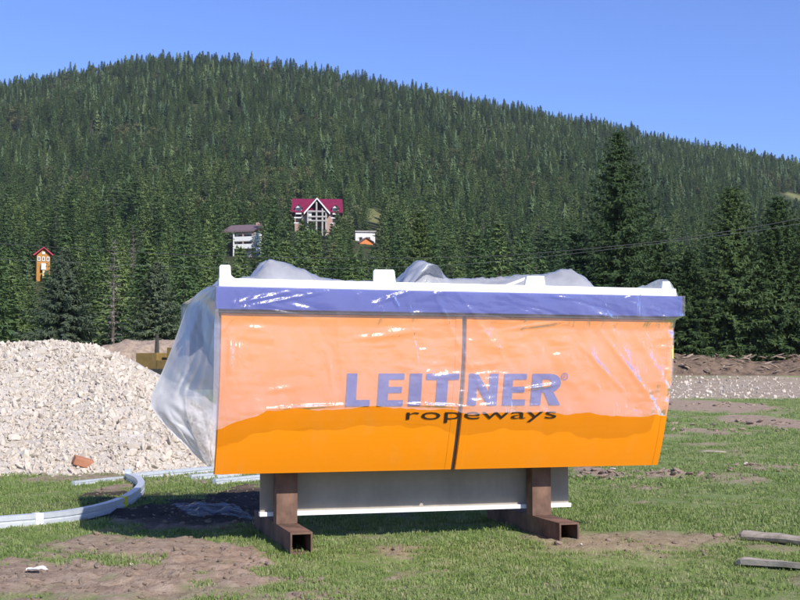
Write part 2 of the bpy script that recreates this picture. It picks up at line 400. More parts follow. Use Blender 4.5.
# ------------------------------------------------------------------ steel supports
def support(px_foot, label):
    u = uz(px_foot, 545, 0.)[0]; hw = .108
    e = empty('steel_support', tuple(w(u, .0, -.04)), TH); tag(e, label, 'support stand', 'rusty supports under the cover')
    th = .018; H = .205; L = 2.1
    b = MB(); b.box(-hw, hw, 0, L, 0, th); b.box(-hw, hw, 0, L, H-th, H); b.box(-hw, -hw+th, 0, L, th, H-th); b.box(hw-th, hw, 0, L, th, H-th)
    b.build('foot_tube', M['rust'], e)
    zt = ZB + .04 + .35
    b = MB(); b.box(-hw-.012, hw-.012, .68, .85, H+.001, ZB+.42); b.build('post', M['rust'], e, bevel=.006)
    return e
support(301.5, 'rusty steel support under the cover, nearer the white rubble heap and curved rail')
support(569.5, 'rusty steel support under the cover, nearer the two weathered planks')

# ------------------------------------------------------------------ plastic film
film = empty('plastic_sheet', (P0[0], P0[1], 0), TH)
tag(film, 'clear crinkled plastic sheet draped over the orange cover and billowing at one end', 'plastic sheet')
edge_px = [(213,431),(221,430),(232,424),(244,419),(257,415),(266,410),(307,409),(340,408),(365,406),(400,406.5),(440,409),(470,411.5),(500,412),(540,411.5),(575,412.5),(600,414),(640,415.5),(664,416)]
eu = np.array([uz(a, c, -.05) for a, c in edge_px])
nu, nz = 420, 150
us = np.linspace(0, 1, nu); tt = np.linspace(0, 1, nz)
SS_, TT = np.meshgrid(us, tt)
zr_ = np.linspace(ZB, ZT, 30); ur_ = []
for z in zr_:
    q = proj(*w(UMAX, float(prof(z)), z)); ur_.append(uz(float(q[0])+1.2, float(q[1]), -.045)[0])
zr_ = np.append(zr_, [Z_BLUE_B-.03, Z_BLUE_B+.01, Z_BLUE_T+.1]); ur_ = np.append(ur_, [UMAX+.005, UB1+.012, UB1+.012])
UU = -.07 + SS_*(UMAX+.1)
for _ in range(2):
    zq = Z_BLUE_T + .004; zz_ = zq + (np.interp(UU, eu[:,0], eu[:,1])-zq)*TT; UU = -.07 + SS_*(np.interp(zz_, zr_, ur_)+.07)
zb_edge = np.interp(UU, eu[:,0], eu[:,1]) + .035*(fbm(UU*4, 3.3, 0, 3, 9)-.5)*2 - .01
ztop = Z_BLUE_T + .004
ZZ = ztop + (zb_edge-ztop)*TT
nn = np.where(ZZ > Z_BLUE_B-.01, -.098, -.098 + .055*sst(Z_BLUE_B, Z_BLUE_B-.16, ZZ))
def ridge(x): return 1-np.abs(2*x-1)
amp = .25 + 1.3*sst(.42, .68, fbm(UU*.8+4, ZZ*1.1, 6, 3, 37))
fold = (ridge(fbm(UU*1.3+ZZ*.5, ZZ*.5, 0, 3, 21))-.6)*.05 + amp*((ridge(fbm(UU*3.1+ZZ*1.2, ZZ*1.7-UU*.6, 1, 3, 31))-.6)*.022 + (ridge(fbm(UU*6-ZZ*2, ZZ*11+UU, 2, 2, 33))-.6)*.010*sst(ZT-.5, ZB+.5, ZZ))
band = sst(Z_BLUE_B-.12, Z_BLUE_B+.02, ZZ)
fold = fold + band*(ridge(fbm(UU*1.9+ZZ*3, ZZ*6.5+UU*1.1, 7, 3, 39))-.62)*.045*sst(.35, .6, fbm(UU*1.7, 2, 9, 3, 40))
fold = fold - (fbm(UU*.9, ZZ*1.1, 4, 2, 35)-.45)*.05
hang = sst(0, .25, TT)
for px, sl, wd, am in ((247,.55,.03,.03),(262,.9,.02,.02),(388,.35,.025,.03),(405,-.2,.02,.022),(432,-.55,.03,.03),(455,-.8,.03,.02),(530,.25,.02,.02),(590,-.65,.045,.016),(610,-.7,.04,.014),(333,-.12,.02,.02)):
    u0 = uz(px, 290, -.07)[0]; d = UU - (u0 - sl*(ztop-ZZ)); fold = fold - .6*am*np.exp(-(d/wd)**2)*np.exp(-(ztop-ZZ)/.7)
patch = sst(.50, .68, fbm(UU*1.5, ZZ*1.5, 11, 3, 43))
fold = fold + patch*(fbm(UU*2.6+ZZ*2, ZZ*8-UU, 3, 3, 45)-.5)*.042 + (1-patch)*(fbm(UU*1.5, ZZ*5, 3, 3, 46)-.5)*.02
def crease(x0, y0, x1, y1, wd, am):
    global fold
    a = np.array(uz(x0, y0, -.06)); c = np.array(uz(x1, y1, -.06)); d = c-a; L2 = d@d
    tq_ = np.clip(((UU-a[0])*d[0]+(ZZ-a[1])*d[1])/L2, 0, 1); ds = np.hypot(UU-a[0]-tq_*d[0], ZZ-a[1]-tq_*d[1])
    fold = fold - am*np.exp(-(ds/wd)**2)*np.sin(math.pi*np.clip(tq_, .08, .92))
for q in ((231,332,229,380,.03,.035),(240,338,236,372,.02,.02),(326,340,334,402,.025,.012),(232,304,300,290,.022,.03),(240,308,330,291,.018,.022),(372,304,412,290,.02,.03),(388,292,398,309,.018,.028),(425,296,450,291,.018,.025),
          (262,392,300,386,.03,.012),(350,340,420,332,.03,.02),(268,409,345,405,.016,.03),(400,404,470,407,.016,.025),(505,330,560,322,.02,.02),(520,390,560,384,.02,.025),(600,330,655,404,.03,.014),(572,335,630,398,.03,.012),(545,296,575,300,.018,.025),(620,301,640,291,.016,.02)): crease(*q)
nn = nn - .012 + (fold*(.35+.65*hang))*.9
nn = np.minimum(nn, np.where(ZZ > Z_BLUE_B-.03, -.068, prof(np.minimum(ZZ, ZT))-.014))
nn -= .10*sst(.80, 1, TT)*(fbm(UU*3, 7, 0, 3, 41)-.45)*.8
nn = np.minimum(nn, prof(np.minimum(ZZ, ZT))-.012)
# the corner at the far end droops over the band's end
endw = sst(.985, 1., SS_); 
V = np.stack([UU, nn + .008*endw, ZZ], -1).reshape(-1,3)
mk('front_sheet', V, grid_faces(nz, nu), M['film'], film, True)
# top sheet with its humps behind the beam
sky_px = [(212,290),(219,284),(232,283),(253,279),(258,272),(262,265.5),(268,261.5),(285,266),(300,272),(318,281),(345,285),(398,285),(405,280),(412,270),(420,262.5),(428,264),(436,271),(443,278),(448,281.5),(470,281.5),(500,280),(530,278),(552,275.5),(562,273),(570,271.5),(577,276),(584,282),(592,290),(640,293),(647,291),(656,286),(663,282.5),(669,283),(676,292),(683,299)]
sk_u = np.array([uz(a, c, .35) for a, c in sky_px])
nu, nn_ = 340, 80; us = np.linspace(UB0-.02, UB1+.02, nu); ns = np.linspace(.065, 3.05, nn_)
UU, QQ = np.meshgrid(us, ns)
zs_ = np.interp(UU, sk_u[:,0], sk_u[:,1]); base = Z_BLUE_T + .012
sh = np.where(QQ < .35, np.maximum(0, np.sin((QQ-.065)/.285*math.pi/2))**.75, np.maximum(0, np.cos(np.minimum((QQ-.35)/1.1, 1)*math.pi/2))**.8)
ZZ = base + (zs_-base)*sh + (ridge(fbm(UU*3+QQ*2, QQ*4-UU, 0, 3, 51))-.6)*.09*sh + (ridge(fbm(UU*8+QQ*6, QQ*8, 0, 2, 53))-.6)*.035*sh
ZZ = np.maximum(ZZ, base-.004)
ZZ -= np.maximum(0, QQ-2.93)*9
V = np.stack([UU, QQ, ZZ], -1).reshape(-1,3)
mk('top_sheet', V, grid_faces(nn_, nu), M['film2'], film, True)
# bundled roll of film beside the middle tab
m = MB(); path = []
pts = [(402,286,.20),(408,279,.22),(414,271,.24),(421,265.5,.26),(428,267,.28),(434,273,.30),(439,279,.32),(446,284,.34)]
for k, (a, c, q) in enumerate(pts):
    u, z = uz(a, c+3, q); path.append((u, q, z))
rings = []; n = 20; v = []
P = [Vector(p) for p in path]
fine = []
for i in range(len(P)-1):
    for k in range(6): fine.append(P[i].lerp(P[i+1], k/6))
fine.append(P[-1])
for i, p in enumerate(fine):
    d = (fine[min(i+1,len(fine)-1)]-fine[max(i-1,0)]).normalized(); a = Vector((0,1,0)); bb = d.cross(a).normalized()
    tq = i/(len(fine)-1); rr = .05 + .03*math.sin(math.pi*tq)
    for k in range(n):
        an = 2*math.pi*k/n; q = rr*(1+.22*math.sin(an*4+tq*5)+.15*math.sin(an*7-tq*9)); v.append(p + a*math.cos(an)*q*2.6 + bb*math.sin(an)*q*.85)
f = [(i*n+k, i*n+(k+1)%n, (i+1)*n+(k+1)%n, (i+1)*n+k) for i in range(len(fine)-1) for k in range(n)]
mk('bundled_fold', v, f, M['film3'], film, True)
# the billowing end flap: two layers meeting in the outer edge
out_px = [(219,285),(207,287),(199,291),(190,300),(184,314),(178,331),(171,350),(163,370),(155,387),(148,402),(153,411),(160,420),(172,433),(186,446),(198,458),(208,467)]
NO = [.0,.35,.65,.9,1.0,1.0,.95,.9,.8,.7,.6,.55,.5,.45,.4,.34]
O = np.array([[*uz(a, c, q), q] for (a, c), q in zip(out_px, NO)])
nr = 90; tq = np.linspace(0, 1, nr); dd = np.concatenate([[0], np.cumsum(np.linalg.norm(np.diff(O*np.array([1,1,.35]), axis=0), axis=1))]); dd /= dd[-1]
ou = np.interp(tq, dd, O[:,0]); oz = np.interp(tq, dd, O[:,1]); on = np.interp(tq, dd, O[:,2])
ou, oz, on = (np.convolve(np.pad(q, 4, 'edge'), np.ones(9)/9, 'valid') for q in (ou, oz, on))
zi0 = uz(219, 287, -.06)[1]; zi1 = uz(212, 468, .3)[1]
izz = zi0 + (zi1-zi0)*tq**.95
nc = 56; ss = np.linspace(0, 1, nc)
def layer(front):
    SSS, TQ = np.meshgrid(ss, tq)
    iu = np.where(izz > Z_BLUE_B-.02, UB0+.005, -.012); iu = np.convolve(np.pad(iu, 3, 'edge'), np.ones(7)/7, 'valid')
    inn = (np.where(izz > Z_BLUE_B-.02, -.075, -.02) + np.maximum(0, prof(np.minimum(izz, ZT))-.02)*.9) if front else np.full(nr, DEEP+.06)
    A = np.stack([iu, inn, izz if front else zi0 + (1.25-zi0)*tq**.8], -1); B = np.stack([ou, on, oz], -1)
    Pq = A[:,None,:]*(1-SSS[...,None]) + B[:,None,:]*SSS[...,None]
    bulge = np.sin(SSS*math.pi)*np.sin(np.clip(TQ*1.05,0,1)*math.pi)
    cr = (ridge(fbm(SSS*2.2+TQ*1.6, TQ*2.6-SSS, 0 if front else 5, 2, 61))-.6)*.20 + (ridge(fbm(SSS*5-TQ*5, TQ*5+SSS*3, 3, 2, 63))-.6)*.05 + (ridge(fbm(SSS*3+TQ*15, TQ*4, 3, 2, 67))-.6)*.035
    wgt = np.sin(np.clip(SSS,0,1)*math.pi)**.6
    Pq[...,1] += (-.07 if front else .10)*bulge + cr*wgt
    Pq[...,2] += .04*(fbm(SSS*3, TQ*4, 8, 3, 71)-.5)*wgt
    return Pq.reshape(-1,3)
Va, Vb = layer(True), layer(False)
mk('side_flap', np.concatenate([Va, Vb]), np.concatenate([grid_faces(nr, nc), grid_faces(nr, nc)+nr*nc]), M['film_flap'], film, True)

# ------------------------------------------------------------------ ground
def gpt(px, py, z=-.04):
    d = ray(px, py); t = (z-CZ)/d[2]; return np.array([d[0]*t, d[1]*t])
DIRT = []
def dirt_px(px, py, rx, ry, a=1.):
    c = gpt(px, py); ex = abs(gpt(px+rx, py)[0]-c[0]); ey = abs(gpt(px, py-ry)[1]-gpt(px, py+ry)[1])/2; DIRT.append((c[0], c[1], ex, ey, a))
for q in ((120,580,175,34,1),(230,565,60,14,.9),(40,560,60,9,.7),(60,592,110,20,1),(200,562,75,17,1),(150,550,90,9,1),(20,575,60,14,.7),(300,592,60,10,.6),(250,590,60,14,.6),(90,545,50,8,.8),(190,515,90,20,1.),(110,493,22,7,.8),
          (240,505,50,22,1.),(595,476,20,7,.9),(655,476,45,6,.75),(640,489,14,4,.7),(700,417,80,6,1.1),(775,431,50,8,1.1),(715,439,40,4,.75),(640,505,60,4,.35),
          (760,470,30,4,.6),(420,560,60,20,.42),(360,585,80,14,.42),(520,580,60,14,.28),(20,545,20,6,.4),(690,395,60,3,.4),(700,408,60,2,.5)):
    dirt_px(*q)
def dirt(x, y):
    x = np.asarray(x, float); y = np.asarray(y, float); m = np.zeros(np.broadcast(x, y).shape)
    wx = x + .5*(fbm(x*1.3, y*1.3, 0, 3, 81)-.5); wy = y + .9*(fbm(x*1.3, y*1.3, 5, 3, 82)-.5)
    for cx, cy, ex, ey, a in DIRT:
        d = np.sqrt(((wx-cx)/ex)**2 + ((wy-cy)/ey)**2); m = np.maximum(m, a*sst(1.25, .55, d))
    n = fbm(x*2.5, y*2.5, 0, 5, 83)
    m = sst(.30, .66, m*.72 + (n-.5)*.95)
    return np.maximum(m, .75*sst(.60, .72, fbm(x*.55, y*.4, 0, 5, 84))*sst(60, 30, y))
def gravel(x, y):
    e = y + 4*(fbm(x*.15, y*.1, 0, 3, 91)-.5)*2
    return sst(62, 66, e)*sst(89, 84, e)*sst(8, 14, x)
def gh(x, y):
    d = dirt(x, y); near = sst(70, 40, y)
    return T(x, y) + near*(.05*(fbm(x*.7, y*.7, 0, 3, 86)-.5) + d*(.085*(ridge(fbm(x*3.2, y*3.2, 0, 4, 87))-.62) + .06*(fbm(x*9, y*9, 0, 3, 88)-.5) + .015))
ys = np.concatenate([np.linspace(-25, 5, 16, False), 5*np.exp(np.linspace(0, math.log(118/5), 560))])
ks = np.linspace(-1, 1, 460); ks = np.sign(ks)*np.abs(ks)**1.25
YY, KK = np.meshgrid(ys, ks, indexing='ij'); XX = KK*(np.maximum(YY, 0)*.75 + 6)
ZZ = gh(XX, YY)
# lay the ground level where the supports stand
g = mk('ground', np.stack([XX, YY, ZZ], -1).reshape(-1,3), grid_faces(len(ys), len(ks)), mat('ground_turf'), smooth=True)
g['kind'] = 'structure'
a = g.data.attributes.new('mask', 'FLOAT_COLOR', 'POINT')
cd = np.zeros((XX.size, 4), np.float32); cd[:,0] = dirt(XX, YY).ravel(); cd[:,1] = gravel(XX, YY).ravel(); cd[:,3] = 1; _shade_c = gpt(210, 505); cd[:,2] = (sst(1.3, .6, np.sqrt(((XX-_shade_c[0])/2.3)**2 + ((YY-_shade_c[1])/2.7)**2) + .8*(fbm(XX*1.5, YY*1.5, 0, 4, 89)-.5))).ravel()  # red dirt, green gravel, blue painted shade where the cover's shadow falls
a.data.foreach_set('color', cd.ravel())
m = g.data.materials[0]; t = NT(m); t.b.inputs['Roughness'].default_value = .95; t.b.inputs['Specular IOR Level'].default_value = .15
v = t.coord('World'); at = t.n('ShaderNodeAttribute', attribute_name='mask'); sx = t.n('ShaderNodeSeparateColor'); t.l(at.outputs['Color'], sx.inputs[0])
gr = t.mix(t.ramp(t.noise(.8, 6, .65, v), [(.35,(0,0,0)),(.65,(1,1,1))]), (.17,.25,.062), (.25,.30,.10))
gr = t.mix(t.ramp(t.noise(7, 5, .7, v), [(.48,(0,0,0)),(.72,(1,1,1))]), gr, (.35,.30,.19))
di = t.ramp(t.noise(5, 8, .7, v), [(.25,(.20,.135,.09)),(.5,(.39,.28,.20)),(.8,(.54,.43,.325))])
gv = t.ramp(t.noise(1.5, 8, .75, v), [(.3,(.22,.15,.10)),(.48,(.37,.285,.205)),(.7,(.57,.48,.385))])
c = t.mix(sx.outputs[0], gr, di); c = t.mix(sx.outputs[1], c, gv); c = t.mix(t.math('MULTIPLY', sx.outputs[2], .92), c, t.ramp(t.noise(9, 6, .7, v), [(.3,(.022,.017,.013)),(.7,(.065,.05,.038))])); t.base(c)  # blue channel paints the soil near-black to deepen the cover's shadow
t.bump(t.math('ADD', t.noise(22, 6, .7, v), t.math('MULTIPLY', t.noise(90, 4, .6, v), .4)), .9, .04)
# hillside
ys = np.concatenate([np.linspace(114, 600, 130, False), np.linspace(600, 1500, 110)]); ks = np.linspace(-.75, .75, 330)
YY, KK = np.meshgrid(ys, ks, indexing='ij'); XX = KK*YY
hz = T(XX, YY); hz[0] -= 1.0
hs = mk('hillside', np.stack([XX, YY, hz], -1).reshape(-1,3), grid_faces(len(ys), len(ks)), mat('hill_floor'), smooth=True); hs['kind'] = 'structure'
t = NT(hs.data.materials[0]); v = t.coord('World'); t.b.inputs['Roughness'].default_value = .95; t.b.inputs['Specular IOR Level'].default_value = .1
t.base(t.ramp(t.noise(.03, 6, .65, v), [(.3,(.035,.045,.022)),(.55,(.06,.068,.03)),(.75,(.12,.105,.05))]))

C1, C2 = on_ground(375, 216, 112), on_ground(794, 197, 112)
cl_ = np.maximum(sst(1.3, .7, np.hypot((XX-C1[0])/5.5, (YY-C1[1])/26)), sst(1.3, .7, np.hypot((XX-C2[0]-4)/(13*C2[1]/F), (YY-C2[1])/20)*1.05))
a = hs.data.attributes.new('clearing', 'FLOAT', 'POINT'); a.data.foreach_set('value', cl_.astype(np.float32).ravel())
at = t.n('ShaderNodeAttribute', attribute_name='clearing'); t.base(t.mix(at.outputs['Fac'], t.b.inputs['Base Color'].links[0].from_socket, t.ramp(t.noise(.25, 5, .65, v), [(.3,(.12,.14,.05)),(.7,(.21,.20,.085))])))
# ------------------------------------------------------------------ scatter by geometry nodes
def scatter(name, pts, rots, scls, idx, protos):
    me = bpy.data.meshes.new(name); n = len(pts); me.vertices.add(n)
    me.vertices.foreach_set('co', np.asarray(pts, np.float32).ravel())
    for nm, ty, arr, key in (('rot','FLOAT_VECTOR',rots,'vector'),('scl','FLOAT_VECTOR',scls,'vector'),('pick','INT',idx,'value')):
        at = me.attributes.new(nm, ty, 'POINT'); at.data.foreach_set(key, np.asarray(arr, np.int32 if ty == 'INT' else np.float32).ravel())
    me.update(); o = bpy.data.objects.new(name, me); COL.objects.link(o)
    ng = bpy.data.node_groups.new(name+'_nodes', 'GeometryNodeTree')
    ng.interface.new_socket('Geometry', in_out='INPUT', socket_type='NodeSocketGeometry'); ng.interface.new_socket('Geometry', in_out='OUTPUT', socket_type='NodeSocketGeometry')
    N = ng.nodes; gi = N.new('NodeGroupInput'); go = N.new('NodeGroupOutput'); jn = N.new('GeometryNodeJoinGeometry')
    def attr(nm, ty): a = N.new('GeometryNodeInputNamedAttribute'); a.data_type = ty; a.inputs['Name'].default_value = nm; return a.outputs['Attribute']
    ar, asx, ap = attr('rot','FLOAT_VECTOR'), attr('scl','FLOAT_VECTOR'), attr('pick','INT')
    er = N.new('FunctionNodeEulerToRotation'); ng.links.new(ar, er.inputs[0])
    for k, p in enumerate(protos):
        oi = N.new('GeometryNodeObjectInfo'); oi.inputs['Object'].default_value = p
        cm = N.new('FunctionNodeCompare'); cm.data_type = 'INT'; cm.operation = 'EQUAL'
        ii = [s for s in cm.inputs if s.type == 'INT']; ng.links.new(ap, ii[0]); ii[1].default_value = k
        ip = N.new('GeometryNodeInstanceOnPoints'); ng.links.new(gi.outputs[0], ip.inputs['Points']); ng.links.new(cm.outputs[0], ip.inputs['Selection'])
        ng.links.new(oi.outputs['Geometry'], ip.inputs['Instance']); ng.links.new(er.outputs[0], ip.inputs['Rotation']); ng.links.new(asx, ip.inputs['Scale'])
        ng.links.new(ip.outputs[0], jn.inputs[0])
    ng.links.new(jn.outputs[0], go.inputs[0])
    md = o.modifiers.new('scatter', 'NODES'); md.node_group = ng
    return o
def rot3(n): r = RNG.random((n,3))*2*math.pi; return r
def rotz(n, tilt=0.): r = np.zeros((n,3)); r[:,2] = RNG.random(n)*2*math.pi; r[:,:2] = (RNG.random((n,2))-.5)*2*tilt; return r

# grass tufts
def tuft(nb, seed, hgt=.055, spread=.10):
    r = random.Random(seed); v = []; f = []
    for _ in range(nb):
        a = r.random()*6.28; q = spread*math.sqrt(r.random()); x, y = q*math.cos(a), q*math.sin(a); h = hgt*r.uniform(.4, 1.25); d = r.random()*6.28; ln = h*r.uniform(.2, .9); wd = r.uniform(.003, .0055)
        dx, dy = math.cos(d), math.sin(d); px, py = -dy*wd, dx*wd; b = len(v)
        v += [(x-px,y-py,-.01),(x+px,y+py,-.01),(x+dx*ln*.4+px*.7,y+dy*ln*.4+py*.7,h*.65),(x+dx*ln*.4-px*.7,y+dy*ln*.4-py*.7,h*.65),(x+dx*ln,y+dy*ln,h)]
        f += [(b,b+1,b+2,b+3),(b+3,b+2,b+4)]
    return mk('grass_tuft', v, f, M['grass'], link=False)
tufts = [tuft(40, 1, .020), tuft(36, 2, .016), tuft(30, 3, .027), tuft(30, 4, .013)]
gp = []; gs = []
for y0, y1, dens, sc in ((8.2,13,210,1.0),(13,19,110,1.2),(19,30,38,1.6),(30,66,9,2.2)):
    area = (y1-y0)*((y0+y1)*.5*.84+3); n = int(area*dens)
    y = y0+(y1-y0)*RNG.random(n); x = (RNG.random(n)*2-1)*(y*.42+1.5); d = dirt(x, y); nz_ = fbm(x*1.1, y*1.1, 0, 4, 95)
    keep = RNG.random(n) > d*1.05 + np.maximum(0, .53-nz_)*2.8
    keep &= (gravel(x, y) < .3)
    x, y = x[keep], y[keep]; gp.append(np.stack([x, y, gh(x, y)], -1)); gs.append(sc*(.6+.7*RNG.random(len(x)))*(.75+.6*(fbm(x*.8, y*.8, 0, 3, 96))))
gp = np.concatenate(gp); gs = np.concatenate(gs)
o = scatter('grass', gp, rotz(len(gp), .2), np.stack([gs, gs, gs], -1), RNG.integers(0, 4, len(gp)), tufts); o['kind'] = 'stuff'

# rocks and clods
def rock(seed, mt, flat=.62, n=16, link=False, name='stone'):
    r = random.Random(seed); bm = bmesh.new()
    for _ in range(n):
        p = Vector((r.gauss(0,1), r.gauss(0,1), r.gauss(0,1))).normalized()
        p = Vector((p.x*r.uniform(.75,1), p.y*.8*r.uniform(.75,1), p.z*flat*r.uniform(.75,1))); bm.verts.new(p*.5)
    bmesh.ops.convex_hull(bm, input=bm.verts)
    bmesh.ops.delete(bm, geom=[q for q in bm.verts if not q.link_faces], context='VERTS')
    bmesh.ops.bevel(bm, geom=list(bm.edges), offset=.025, segments=1, affect='EDGES')
    me = bpy.data.meshes.new(name); bm.to_mesh(me); bm.free(); me.materials.append(mt)
    o = bpy.data.objects.new(name, me)
    if link: COL.objects.link(o)
    return o
rocks = [rock(100+k, M['rock'], (.45,.6,.7,.5,.8,.55,.65,.4)[k], (12,14,18,13,16,11,20,12)[k]) for k in range(8)]
clods = [rock(140+k, M['soil'], .7, 46) for k in range(4)]
for q in clods: q.data.polygons.foreach_set('use_smooth', np.ones(len(q.data.polygons), bool))

# rubble heap
HX = -3.45
def heap(x, y):
    y0 = 20.6 + .5*(fbm(x*.7, 2.2, 0, 3, 101)-.5) + .9*sst(-5, -3, x)
    crest = 2.42 + .22*(fbm(x*.9, 5.5, 0, 3, 102)-.5)*2 - .10*sst(-6, -9, x)
    side = np.clip((HX + .5*(fbm(y*.6, 1.1, 0, 3, 103)-.5) - x)/3.5, 0, 1)
    side = side**.85
    fr = np.clip((y-y0)/4.9, 0, 1); bk = np.clip((33.0-y)/5.0, 0, 1)
    rz = crest*np.minimum(np.minimum(side*1.02, np.minimum(fr**.92, bk)), 1)
    lump = .22*(fbm(x*1.3, y*1.3, 0, 4, 104)-.5)
    return T(x, y) - .08 + rz + lump*np.minimum(1, rz*3) - .04*(rz <= 0)
ys = np.linspace(19.8, 33.5, 130); xs = np.linspace(-16, -2.8, 130)
YY, XX = np.meshgrid(ys, xs, indexing='ij'); ZZ = heap(XX, YY) + .05*(fbm(XX*5, YY*5, 0, 3, 105)-.5)*(heap(XX, YY) > T(XX, YY)-.05)
ZZ = np.where(heap(XX, YY) <= T(XX, YY)-.06, T(XX, YY)-.12, ZZ)
o = mk('rubble_mound', np.stack([XX, YY, ZZ], -1).reshape(-1,3), grid_faces(130, 130), M['rubble'], smooth=True); tag(o, 'pale mound of crushed limestone fines under the white blocks', 'rubble heap', kind='stuff')
N = 34000
x = -15 + RNG.random(N)*11.9; y = 20.0 + RNG.random(N)*7.6
rz = heap(x, y) - T(x, y); k = (rz > .0) | ((RNG.random(N) < .16) & (rz > -.13) & (y > 20.2) & (x < HX+.4)); x, y, rz = x[k], y[k], rz[k]
sz = .034 + .085*RNG.random(len(x))**2.2 + .12*RNG.random(len(x))**12
z = np.maximum(heap(x, y), T(x, y)-.01) + sz*.10
px, py = proj(x, y, z); vis = (px > 2) & (px < 205) & (py > 345) & (py < 476)
order = np.argsort(-sz*vis); big = order[:280]; rest = order[280:]
rr = rot3(len(x)); sc3 = np.stack([sz*1.25, sz*1.1, sz*1.05], -1)
o = scatter('rubble_stones', np.stack([x, y, z], -1)[rest], rr[rest], sc3[rest], RNG.integers(0, 8, len(rest)), rocks)
tag(o, 'countless small white limestone stones covering the rubble heap', 'rubble', kind='stuff')
for q, i in enumerate(big):
    o = rocks[q % 8].copy(); o.name = 'limestone_block'; COL.objects.link(o); o.location = (x[i], y[i], z[i]+sz[i]*.08); o.rotation_euler = rr[i]; s = sz[i]*1.25; o.scale = (s*1.15, s, s*.95)
    tag(o, 'larger angular pale limestone block lying on the rubble heap', 'stone', 'limestone blocks on the rubble heap')
_d = ray(83, 466); _y = np.linspace(16, 26, 2000); _i = int(np.argmax(CZ+_d[2]/_d[1]*_y <= np.maximum(heap(_d[0]/_d[1]*_y, _y), T(_d[0]/_d[1]*_y, _y)))); c = np.array([_d[0]/_d[1]*_y[_i], _y[_i], 0]); b = MB(); b.box(-.17,.17,-.09,.09,-.07,.07); o = b.build('brick_fragment', M['brick'], bevel=.02)
o.location = (c[0], c[1], max(float(heap(c[0], c[1])), float(T(c[0], c[1])))+.07); o.rotation_euler = (.25,.3,.5); tag(o, 'reddish terracotta brick fragment at the foot of the white rubble heap', 'brick')

# clods on bare soil
N = 26000; y = 8.3 + 17*RNG.random(N)**1.4; x = (RNG.random(N)*2-1)*(y*.40+.5); d = dirt(x, y); k = RNG.random(N) < d*.42; x, y = x[k], y[k]
s = .012 + .05*RNG.random(len(x))**3 + .08*RNG.random(len(x))**14
o = scatter('soil_clods', np.stack([x, y, gh(x, y)+s*.02], -1), rotz(len(x), .6), np.stack([s*1.2, s, s*.9], -1), RNG.integers(0, 4, len(x)), clods); o['kind'] = 'stuff'; tag(o, 'small brown clods of earth scattered on the bare ground', 'soil')
# heaved clumps of earth on the right-hand meadow
EP = []; ES = []
for px, py, n, sp_, smax in ((600,478,26,.45,.16),(655,477,34,.7,.17),(638,488,14,.3,.12),(770,432,30,1.2,.26),(715,438,22,1.0,.2),(700,417,30,2.2,.24),(757,468,16,.5,.13)):
    c = gpt(px, py); x = c[0]+RNG.normal(size=n)*sp_; y = c[1]+RNG.normal(size=n)*sp_*.6; s = smax*(.35+.65*RNG.random(n))
    EP.append(np.stack([x, y, gh(x, y)+s*.15], -1)); ES.append(np.stack([s*1.7, s*1.1, s*.65], -1))
EP = np.concatenate(EP); ES = np.concatenate(ES)
o = scatter('heaved_soil', EP, rotz(len(EP), .5), ES, RNG.integers(0, 4, len(EP)), clods); tag(o, 'heaved brown clods of earth lying in patches on the meadow', 'soil', kind='stuff')
# gravel stones
N = 2600; y = 62+26*RNG.random(N); x = 10+(RNG.random(N))*(y*.42-8); k = gravel(x, y) > .45; x, y = x[k], y[k]; s = .07+.32*RNG.random(len(x))**5
o = scatter('gravel', np.stack([x, y, gh(x, y)+s*.1], -1), rot3(len(x)), np.stack([s, s, s*.7], -1), RNG.integers(0, 8, len(x)), rocks); o['kind'] = 'stuff'; tag(o, 'white gravel and stones on the track before the earth bank', 'gravel')

# single small things lying about
def stone(px, py, s, label, k):
    c = on_ground(px, py, 6); o = rocks[k].copy(); o.name = 'stone'; COL.objects.link(o); o.location = (c[0], c[1], gh(c[0], c[1])+s*.25); o.scale = (s*1.3, s, s); o.rotation_euler = (0, .1, k); tag(o, label, 'stone')
stone(131, 567.5, .055, 'small white stone on bare soil, left of a similar one', 1)
stone(141, 567.5, .05, 'small white stone on bare soil, right of a similar one', 2)
stone(746, 467, .11, 'pale stone beside a dark clod in the grass at the right', 4)
stone(613, 472, .12, 'flat white stone beside the heaved soil near the cover end', 3)
stone(581, 550, .05, 'pale pebble in the grass just below the rusty support foot', 5)
stone(514, 528, .07, 'sandy stone in the strip of shade beneath the cover', 0)
c = gpt(37, 575); r = random.Random(5); b = MB(); v = [(.075*(i/5-.5)*2*(1+.3*r.random()), .05*(j/5-.5)*2*(1+.3*r.random()), .035*r.random()+.004) for i in range(6) for j in range(6)]
b.add(v, [tuple(q) for q in grid_faces(6, 6)]); o = b.build('paper_scrap', M['paper']); o.location = (c[0], c[1], gh(c[0], c[1])+.012); o.rotation_euler.z = .5; tag(o, 'crumpled white paper scrap on bare soil in the near corner', 'litter')
c = gpt(712, 458); b = MB(); b.tube([(-.28,0,.03),(-.1,.015,.045),(.1,-.01,.04),(.3,.01,.03)], [.022,.03,.026,.018], 7); o = b.build('pale_stick', M['wood'], smooth=True); o.location = (c[0], c[1], gh(c[0], c[1])); o.rotation_euler.z = -.02; tag(o, 'pale bare stick lying flat in the grass', 'stick')
